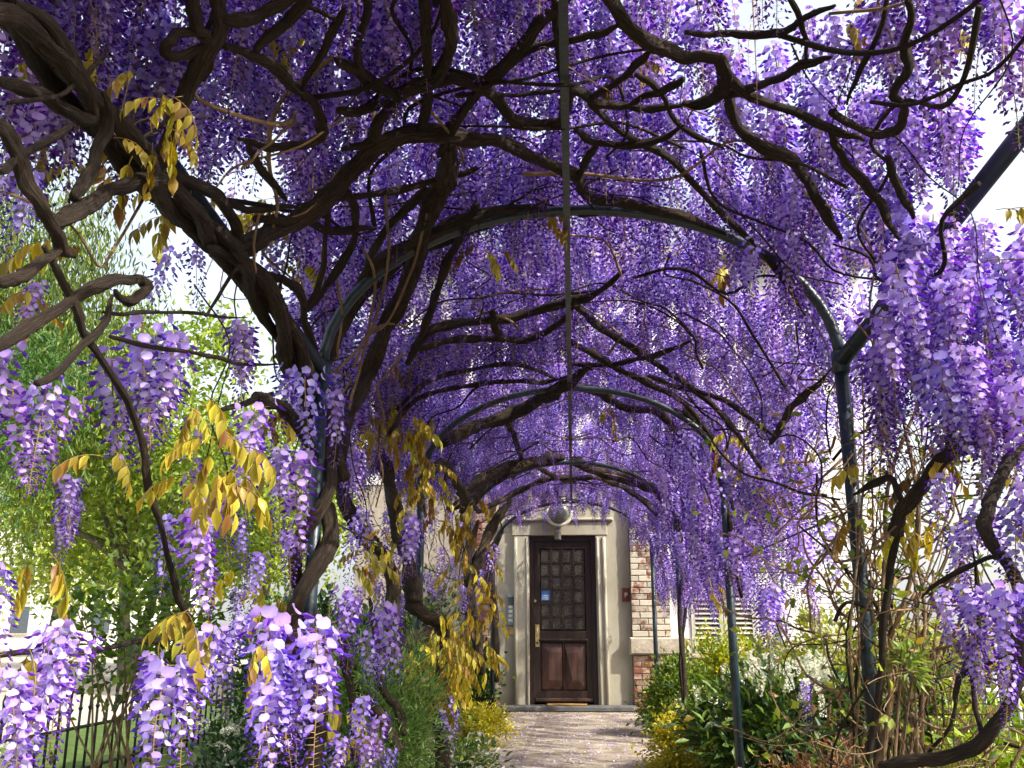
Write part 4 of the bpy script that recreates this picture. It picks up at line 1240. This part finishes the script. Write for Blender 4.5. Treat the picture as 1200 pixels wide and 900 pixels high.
def spikes(n, h, rad, cols, up=1.0):
    def go(t, c, r, q):
        proto = None
        for i in range(n):
            a = random.uniform(0, 6.28); rr = random.uniform(.2, .95)
            p = np.array((c[0] + r[0] * rr * math.cos(a), c[1] + r[1] * rr * math.sin(a), c[2] + r[2] * math.sqrt(max(0, 1 - rr * rr)) * random.uniform(.75, 1.0)))
            if proto is None:
                m = 70
                z = RNG.uniform(0, h, m)
                an = RNG.uniform(0, 6.28, m)
                w = rad * (1 - .75 * z / h)
                pp = np.stack([w * np.cos(an) * .6, w * np.sin(an) * .6, z], 1)
                dd = np.stack([np.cos(an), np.sin(an), np.full(m, .5)], 1)
                v, f, cc = leaf_cloud(pp, dd, RNG.normal(size=(m, 3)), rad * .8, rad * .7, pick_cols(m, cols, .1))
                proto = fast_mesh('flower_spike', v, f, cc, M_GREEN, t)
                o = proto
            else:
                o = dup(proto, t)
            o.location = p; s = random.uniform(.75, 1.2); o.scale = (s, s, s)
            o.rotation_euler = (random.uniform(-.4, .4), random.uniform(-.4, .4), random.uniform(0, 6.28))
    return go
def heads_flat(n, rad, cols):
    def go(t, c, r, q):
        proto = None
        for i in range(n):
            d = unit(RNG.normal(size=3) * np.array((1, 1, .6)) + np.array((0, -.5, .5)))
            p = c + d * r * random.uniform(.85, 1.05)
            if proto is None:
                m = 60
                a = RNG.uniform(0, 6.28, m); rr = rad * np.sqrt(RNG.random(m))
                pp = np.stack([rr * np.cos(a), rr * np.sin(a), .25 * rad * (1 - (rr / rad) ** 2) + RNG.uniform(-.1, .1, m) * rad], 1)
                v, f, cc = leaf_cloud(pp, np.stack([np.cos(a), np.sin(a), np.full(m, .3)], 1), np.tile((0, 0, 1.0), (m, 1)), rad * .3, rad * .28, pick_cols(m, cols, .12))
                proto = fast_mesh('flower_head', v, f, cc, M_GREEN, t); o = proto
            else:
                o = dup(proto, t)
            o.location = p; o.rotation_euler = (random.uniform(-.6, .6), random.uniform(-.6, .6), 0)
            s = random.uniform(.7, 1.2); o.scale = (s, s, s)
    return go
WHITE_F = [(.72, .72, .58), (.80, .80, .70), (.62, .64, .45)]
shrub('garden_shrub', 'rounded bright green shrub beside the brick pier and the path end', 'shrub', (1.0, 10.0, .34), (.36, .45, .40), 5200, G_MID + G_LIME[2:], .055, .024, 46, .07)
shrub('golden_shrub', 'low golden yellow shrub at the path edge below the dark laurel', 'shrub', (.84, 7.6, .17), (.30, .36, .22), 4200, G_GOLD, .045, .022, 40, .06)
shrub('lime_shrub', 'lime yellow leafy shrub below the shuttered window', 'shrub', (1.75, 10.8, .48), (.62, .4, .46), 5200, G_LIME + G_GOLD[:1], .07, .035, 46, .09)
shrub('cream_flower_shrub', 'broad shrub with flat cream flower heads before the white wall', 'shrub', (2.7, 9.8, .62), (1.0, .7, .58), 8000, G_LIME + [(.30, .30, .10)], .07, .03, 80, .11, heads=heads_flat(70, .075, G_CREAM))
shrub('laurel_shrub', 'dark glossy laurel shrub with upright white flower spikes', 'shrub', (1.45, 6.9, .34), (.62, .55, .40), 3600, G_DARK[1:] + G_MID, .11, .036, 60, .10, heads=spikes(60, .16, .026, WHITE_F))
shrub('laurel_shrub', 'dark laurel hedge with few white spikes behind the tangled dry climber', 'shrub', (2.2, 6.6, .32), (.5, .5, .40), 2600, G_DARK[1:] + G_MID + G_LIME[2:], .11, .036, 50, .10, heads=spikes(22, .12, .02, WHITE_F))
shrub('barberry_shrub', 'sprawling reddish brown leaved shrub at the foot of the tangled climber', 'shrub', (1.22, 4.9, .26), (.34, .36, .28), 2600, G_BRON, .035, .018, 60, .05, stems=14)
shrub('lime_ground_plant', 'yellow green leafy plants growing under the looping vine stem', 'plant', (1.95, 4.4, .30), (.7, .6, .42), 5200, G_LIME + G_GOLD[2:], .07, .024, 80, .09)
shrub('leafy_plant', 'fresh green plant with narrow lance leaves on the tangled climber', 'plant', (1.06, 3.2, .90), (.05, .05, .05), 120, [(.22, .30, .06), (.28, .34, .07)], .05, .012, 10, .02, stems=3)
shrub('golden_shrub', 'small golden shrub at the path edge under the golden wisteria leaves', 'shrub', (-.82, 8.9, .14), (.22, .30, .18), 2600, G_GOLD, .04, .02, 30, .05)
shrub('variegated_plant', 'low white and green variegated plants in front of the small golden shrub', 'plant', (-.80, 6.9, .08), (.22, .55, .14), 3000, G_MID + WHITE_F[:1] + G_LIME[:1], .06, .025, 40, .06)
shrub('rosemary_shrub', 'feathery green shrub growing among the leaning wisteria stems', 'shrub', (-1.0, 4.9, .55), (.34, .5, .52), 8500, [(.13, .22, .05), (.19, .29, .07), (.09, .16, .04)], .05, .008, 90, .07)
shrub('white_flower_shrub', 'dark green shrub dotted with tiny white flowers beside the iron fence', 'shrub', (-1.42, 4.5, .34), (.34, .45, .42), 5200, G_DARK + [(.30, .34, .22)], .045, .022, 60, .07, heads=heads_flat(40, .03, WHITE_F))
shrub('climbing_rose', 'leafy rose bush with arching stems leaning over the iron fence', 'shrub', (-2.75, 5.9, 1.02), (.62, .7, .50), 1500, G_MID + G_LIME[2:], .07, .042, 50, .12, stems=12)
shrub('ivy_plant', 'small dark ivy climbing the bare brick pier beside the intercom', 'plant', (-1.22, 12.6, .42), (.28, .2, .45), 1500, G_DARK + G_MID, .06, .05, 30, .06)
shrub('garden_shrub', 'leafy green shrub between the iron fence and the twisted trunk', 'shrub', (-2.35, 8.6, .65), (.6, .8, .62), 5000, G_DARK + G_MID + G_LIME[2:], .09, .05, 70, .13)
shrub('garden_shrub', 'green shrub filling the bed between the leaning trunks and the house', 'shrub', (-1.75, 10.4, .8), (.55, 1.0, .85), 5200, G_DARK + G_MID, .07, .035, 70, .11)
shrub('lime_shrub', 'bright yellow green hedge seen through the pale railings', 'shrub', (4.2, 8.2, .5), (1.4, .8, .6), 6000, G_LIME + G_MID, .08, .04, 70, .13)
shrub('laurel_shrub', 'narrow leaved dark bush at the bottom of the rusty brown shrub', 'shrub', (1.55, 5.3, .15), (.4, .35, .22), 1800, G_DARK + G_MID, .09, .03, 40, .08)
# strap-leaved plant in front of the fence
t = thing('strap_leaf_plant', 'plant with broad strap leaves and white flower spike before the fence', 'plant')
for i in range(13):
    a = random.uniform(0, 6.28); l_ = random.uniform(.28, .5)
    base = np.array((-1.72 + .05 * math.cos(a), 2.95 + .05 * math.sin(a), .0))
    P = [base + np.array((math.cos(a) * l_ * .6 * u * u, math.sin(a) * l_ * .5 * u * u, l_ * 1.45 * u - .30 * l_ * u ** 3)) for u in np.linspace(0, 1, 7)]
    side = np.array((-math.sin(a), math.cos(a), 0))
    V, C = [], []
    for k, p in enumerate(P):
        w_ = .02 * math.sin(math.pi * min(1, .18 + .82 * k / 6)) + .001
        V += [p - side * w_, p + np.array((0, 0, -.006)), p + side * w_]; C += [(.035, .09, .035)] * 3
    F = [(k * 3 + s, k * 3 + s + 1, k * 3 + s + 4, k * 3 + s + 3) for k in range(6) for s in (0, 1)]
    mesh_obj('strap_leaf', V, F, M_GREEN, t, True, np.array(C))
spikes(2, .16, .03, WHITE_F)(t, np.array((-1.72, 2.95, .42)), np.array((.05, .05, .16)), None)

# ------------------------------------------------------------------ tangled dry climber on the right front post
tc_ = thing('tangled_climber', 'tangle of dry straw brown climber stems wrapped round a forked steel post', 'climber')
for i in range(55):
    P = []
    a = random.uniform(0, 6.28)
    spread = random.choice((.1, .2, .3, .45, .6))
    x0, y0 = 1.0 + random.uniform(-.12, .12), 3.4 + random.uniform(-.12, .12)
    top = random.uniform(.7, 2.1)
    drift = np.array((random.uniform(-.15, .75) * spread * 2, random.uniform(-.5, .5) * spread))
    z0 = random.uniform(-.02, .3) if random.random() < .7 else random.uniform(.4, 1.1)
    nn = random.randint(5, 8)
    for k in range(nn):
        u = k / (nn - 1)
        a += random.uniform(-.3, 1.6)
        rr = (.05 + spread * .4 * u)
        P.append((x0 * (1 - u) + (1.0 + drift[0]) * u + rr * math.cos(a) * .6, y0 * (1 - u) + (3.4 + drift[1]) * u + rr * math.sin(a) * .6, z0 + (top - z0) * u + random.uniform(-.04, .04)))
    r = random.choice((.003, .004, .005, .007, .011))
    C_ = catmull(P, 4)
    tv, tf, tu = tube_data(C_, np.linspace(r, r * .55, len(C_)), 6, lump=.08, twist=8)
    mesh_obj('stem', tv, tf, M_STRAW if random.random() < .7 else M_BARK, tc_, True, uvs=tu)
for i in range(270):                                           # wandering side shoots, most leaning to the right
    P = [np.array((1.0 + random.uniform(-.1, .45), 3.4 + random.uniform(-.25, .3), random.uniform(.1, 1.75)))]
    d = unit(np.array((random.uniform(-.7, .9), random.uniform(-.5, .5), random.uniform(-.7, 1.0))))
    for k in range(random.randint(4, 7)):
        d = unit(d + RNG.normal(size=3) * .55)
        P.append(P[-1] + d * .11)
    r = random.choice((.0015, .002, .003, .004, .006))
    C_ = catmull(P, 4)
    tv, tf, tu = tube_data(C_, np.linspace(r, r * .5, len(C_)), 5)
    mesh_obj('side_shoot', tv, tf, M_STRAW if random.random() < .75 else M_BARK, tc_, True, uvs=tu)
n = 900
pos = np.stack([1.0 + RNG.normal(.18, .28, n), 3.45 + RNG.normal(0, .2, n), RNG.uniform(.2, 1.75, n)], 1)
v, f, cc = leaf_cloud(pos, RNG.normal(size=(n, 3)) + np.array((0, -.2, -.5)), RNG.normal(size=(n, 3)), .045, .024, pick_cols(n, G_MID + G_LIME + [(.3, .2, .08), (.38, .30, .06)]))
stuff(fast_mesh('foliage', v, f, cc, M_GREEN, tc_))

# ------------------------------------------------------------------ fences
def fence(name, label, cat, A, B, step, h, rails, rad, mat, finial=True):
    A, B = np.array(A, float), np.array(B, float)
    t = thing(name, label, cat)
    L_ = np.linalg.norm(B - A); n = int(L_ / step)
    bm = MB().tube([(0, 0, 0), (0, 0, h)], rad, 8)
    if finial:
        bm.tube([(0, 0, h - .09), (0, 0, h - .075), (0, 0, h - .06)], np.array([rad, rad * 1.8, rad]), 8)
        bm.tube([(0, 0, h), (0, 0, h + .03), (0, 0, h + .075)], np.array([rad, rad * 1.35, .001]), 8)
    pr = bm.build('bar', mat, t, True)
    for i in range(n + 1):
        o = pr if i == 0 else dup(pr, t)
        o.location = tuple(A + (B - A) * i / n)
        o.rotation_euler = (random.uniform(-.01, .01), random.uniform(-.01, .01), 0)
    for z in rails:
        MB().tube([A + np.array((0, 0, z)), B + np.array((0, 0, z))], rad * 1.25, 6).build('rail', mat, t)
    return t
fence('iron_fence', 'low black iron railing with pointed bars along the lawn', 'fence', (-3.42, 3.4, 0), (-3.42, 12.4, 0), .13, .56, (.08, .36), .0095, M_IRON)
M_PALEF = noisy('pale_rail', [(0.3, (.30, .34, .33)), (.7, (.46, .50, .48))], scale=10, rough=.5)
fence('pale_fence', 'pale grey green railing behind the tangled climber', 'fence', (2.2, 5.6, 0), (5.6, 7.4, 0), .085, .78, (.1, .68), .013, M_PALEF, False)

# ------------------------------------------------------------------ trees beyond the fence
def tree(name, label, base, h, cr, pal, n, leaf, forks=5, weep=0.0, r0=.16, crz=None, group=None, fork_low=False, k=120):
    t = thing(name, label, 'tree', group)
    b = np.array(base, float)
    crz = crz or cr
    top = b + np.array((random.uniform(-.4, .4), 0, h * .55))
    def tb(P, r, nm):
        C_ = catmull(P, 6)
        tv, tf, tu = tube_data(C_, np.linspace(r[0], r[1], len(C_)), 9, lump=.08, twist=3)
        mesh_obj(nm, tv, tf, M_TRUNK, t, True, uvs=tu)
    cen = b + np.array((0, 0, h - crz * .85))
    if fork_low:
        tb([b, b + np.array((-.12, 0, h * .15)), b + np.array((-.3, 0, h * .35)), b + np.array((-.75, 0, h * .62))], (r0, r0 * .4), 'trunk')
        tb([b + np.array((.05, 0, 0)), b + np.array((.22, 0, h * .12)), b + np.array((.5, .1, h * .33)), b + np.array((.55, .2, h * .66))], (r0 * .9, r0 * .35), 'trunk')
        top = b + np.array((0, 0, h * .35))
    else:
        tb([b, (b + top) / 2 + np.array((random.uniform(-.1, .1), 0, 0)), top], (r0, r0 * .55), 'trunk')
    pos, q = clumpy(n, cen, (cr, cr, crz), k, cr * .13, .35)
    for i in range(forks):
        e = q[i]
        m_ = (top + e) / 2 + RNG.normal(size=3) * .2
        tb([top - np.array((0, 0, random.uniform(0, h * .2))), m_, e], (r0 * .45, r0 * .1), 'limb')
    if weep:
        pos[:, 2] -= RNG.random(n) ** 1.5 * weep
    d = RNG.normal(size=(n, 3)) + np.array((0, 0, -.5 - weep))
    v, f, cc = leaf_cloud(pos, d, RNG.normal(size=(n, 3)), leaf * RNG.uniform(.7, 1.25, n), leaf * (.22 if weep else .5), pick_cols(n, pal, .25))
    stuff(fast_mesh('crown', v, f, cc, M_GREEN, t))
    return t
T_YG = [(.27, .34, .04), (.34, .40, .05), (.19, .28, .035)]
T_MG = [(.07, .14, .02), (.10, .18, .03), (.05, .11, .02)]
def gp(px, Y): return (atY(px, 740, Y)[0], Y, 0.0)
tree('plane_tree', 'pale yellow green tree with forked slender trunk beyond the lawn', gp(152, 19), 7.2, 3.0, T_YG, 16000, .17, 7, 0, .15, 2.9, fork_low=True)
tree('willow_tree', 'weeping willow with drooping green curtains of leaves', gp(-55, 15), 9.5, 2.7, T_MG + T_YG[2:], 20000, .17, 6, 2.6, .2, 2.6)
tree('garden_tree', 'yellow green tree behind the leafy shrub and trunk', gp(300, 24), 6.6, 2.6, T_YG, 11000, .18, 5, 0, .16)
tree('garden_tree', 'deep green tree with dark thin trunk past the lawn', gp(206, 27), 6.5, 2.4, T_MG + T_YG[:1], 9000, .2, 5, 0, .16)
tree('garden_tree', 'far lime green tree at the end of the gravel walk', gp(60, 38), 9.5, 4.2, T_YG, 11000, .26, 5, 0, .25)
tree('garden_tree', 'broad far tree of mixed green behind the forked tree', gp(190, 44), 11, 5.0, T_YG + T_MG, 12000, .3, 5, 0, .25)
tree('garden_tree', 'dark green tree standing beside the weeping willow', gp(-130, 9.5), 5.2, 1.7, T_MG, 10000, .11, 5, .6, .12)

# far white building
fb = thing('far_building', 'distant white building with rows of small windows beyond the trees', 'building')
FX0, FX1, FY = -52.0, -27.0, 58.0
MB().box(FX0, FX1, FY, FY + 10, 0, 9).build('wall', M_WHITE, fb)
M_FWIN = flat('far_glass', (.08, .10, .12), .2, .6)
for fl in range(3):
    for k in range(9):
        x = FX0 + 1.6 + k * 2.6
        wdw = MB().box(x, x + 1.1, FY - .05, FY - .01, .9 + fl * 2.9, 2.5 + fl * 2.9).build('window', M_FWIN, fb)
        MB().box(x - .1, x + 1.2, FY - .12, FY - .051, .78 + fl * 2.9, .9 + fl * 2.9).build('sill', M_STONE, wdw)
mesh_obj('roof', [(FX0 - .3, FY - .3, 9.01), (FX1 + .3, FY - .3, 9.01), (FX1 - 1, FY + 4, 12), (FX0 + 1, FY + 4, 12), (FX0 - .3, FY + 10, 9.01), (FX1 + .3, FY + 10, 9.01)], [(0, 1, 2, 3), (1, 5, 2), (4, 0, 3), (5, 4, 3, 2)], M_SLATE, fb)

# fallen petals on the path
n = 1500
pos = np.stack([RNG.uniform(-.75, .8, n), RNG.uniform(4.5, 12.5, n), np.full(n, .016)], 1)
v, f, cc = leaf_cloud(pos, RNG.normal(size=(n, 3)) * np.array((1, 1, .12)), np.tile((0, 0, 1.0), (n, 1)) + RNG.normal(size=(n, 3)) * .2, .02, .018, pick_cols(n, [(.5, .42, .75), (.62, .56, .80), (.35, .25, .6)]))
fp = stuff(fast_mesh('fallen_petals', v, f, cc, M_PETAL))
fp['label'] = 'pale lilac petals fallen on the garden path'
fp['category'] = 'petals'
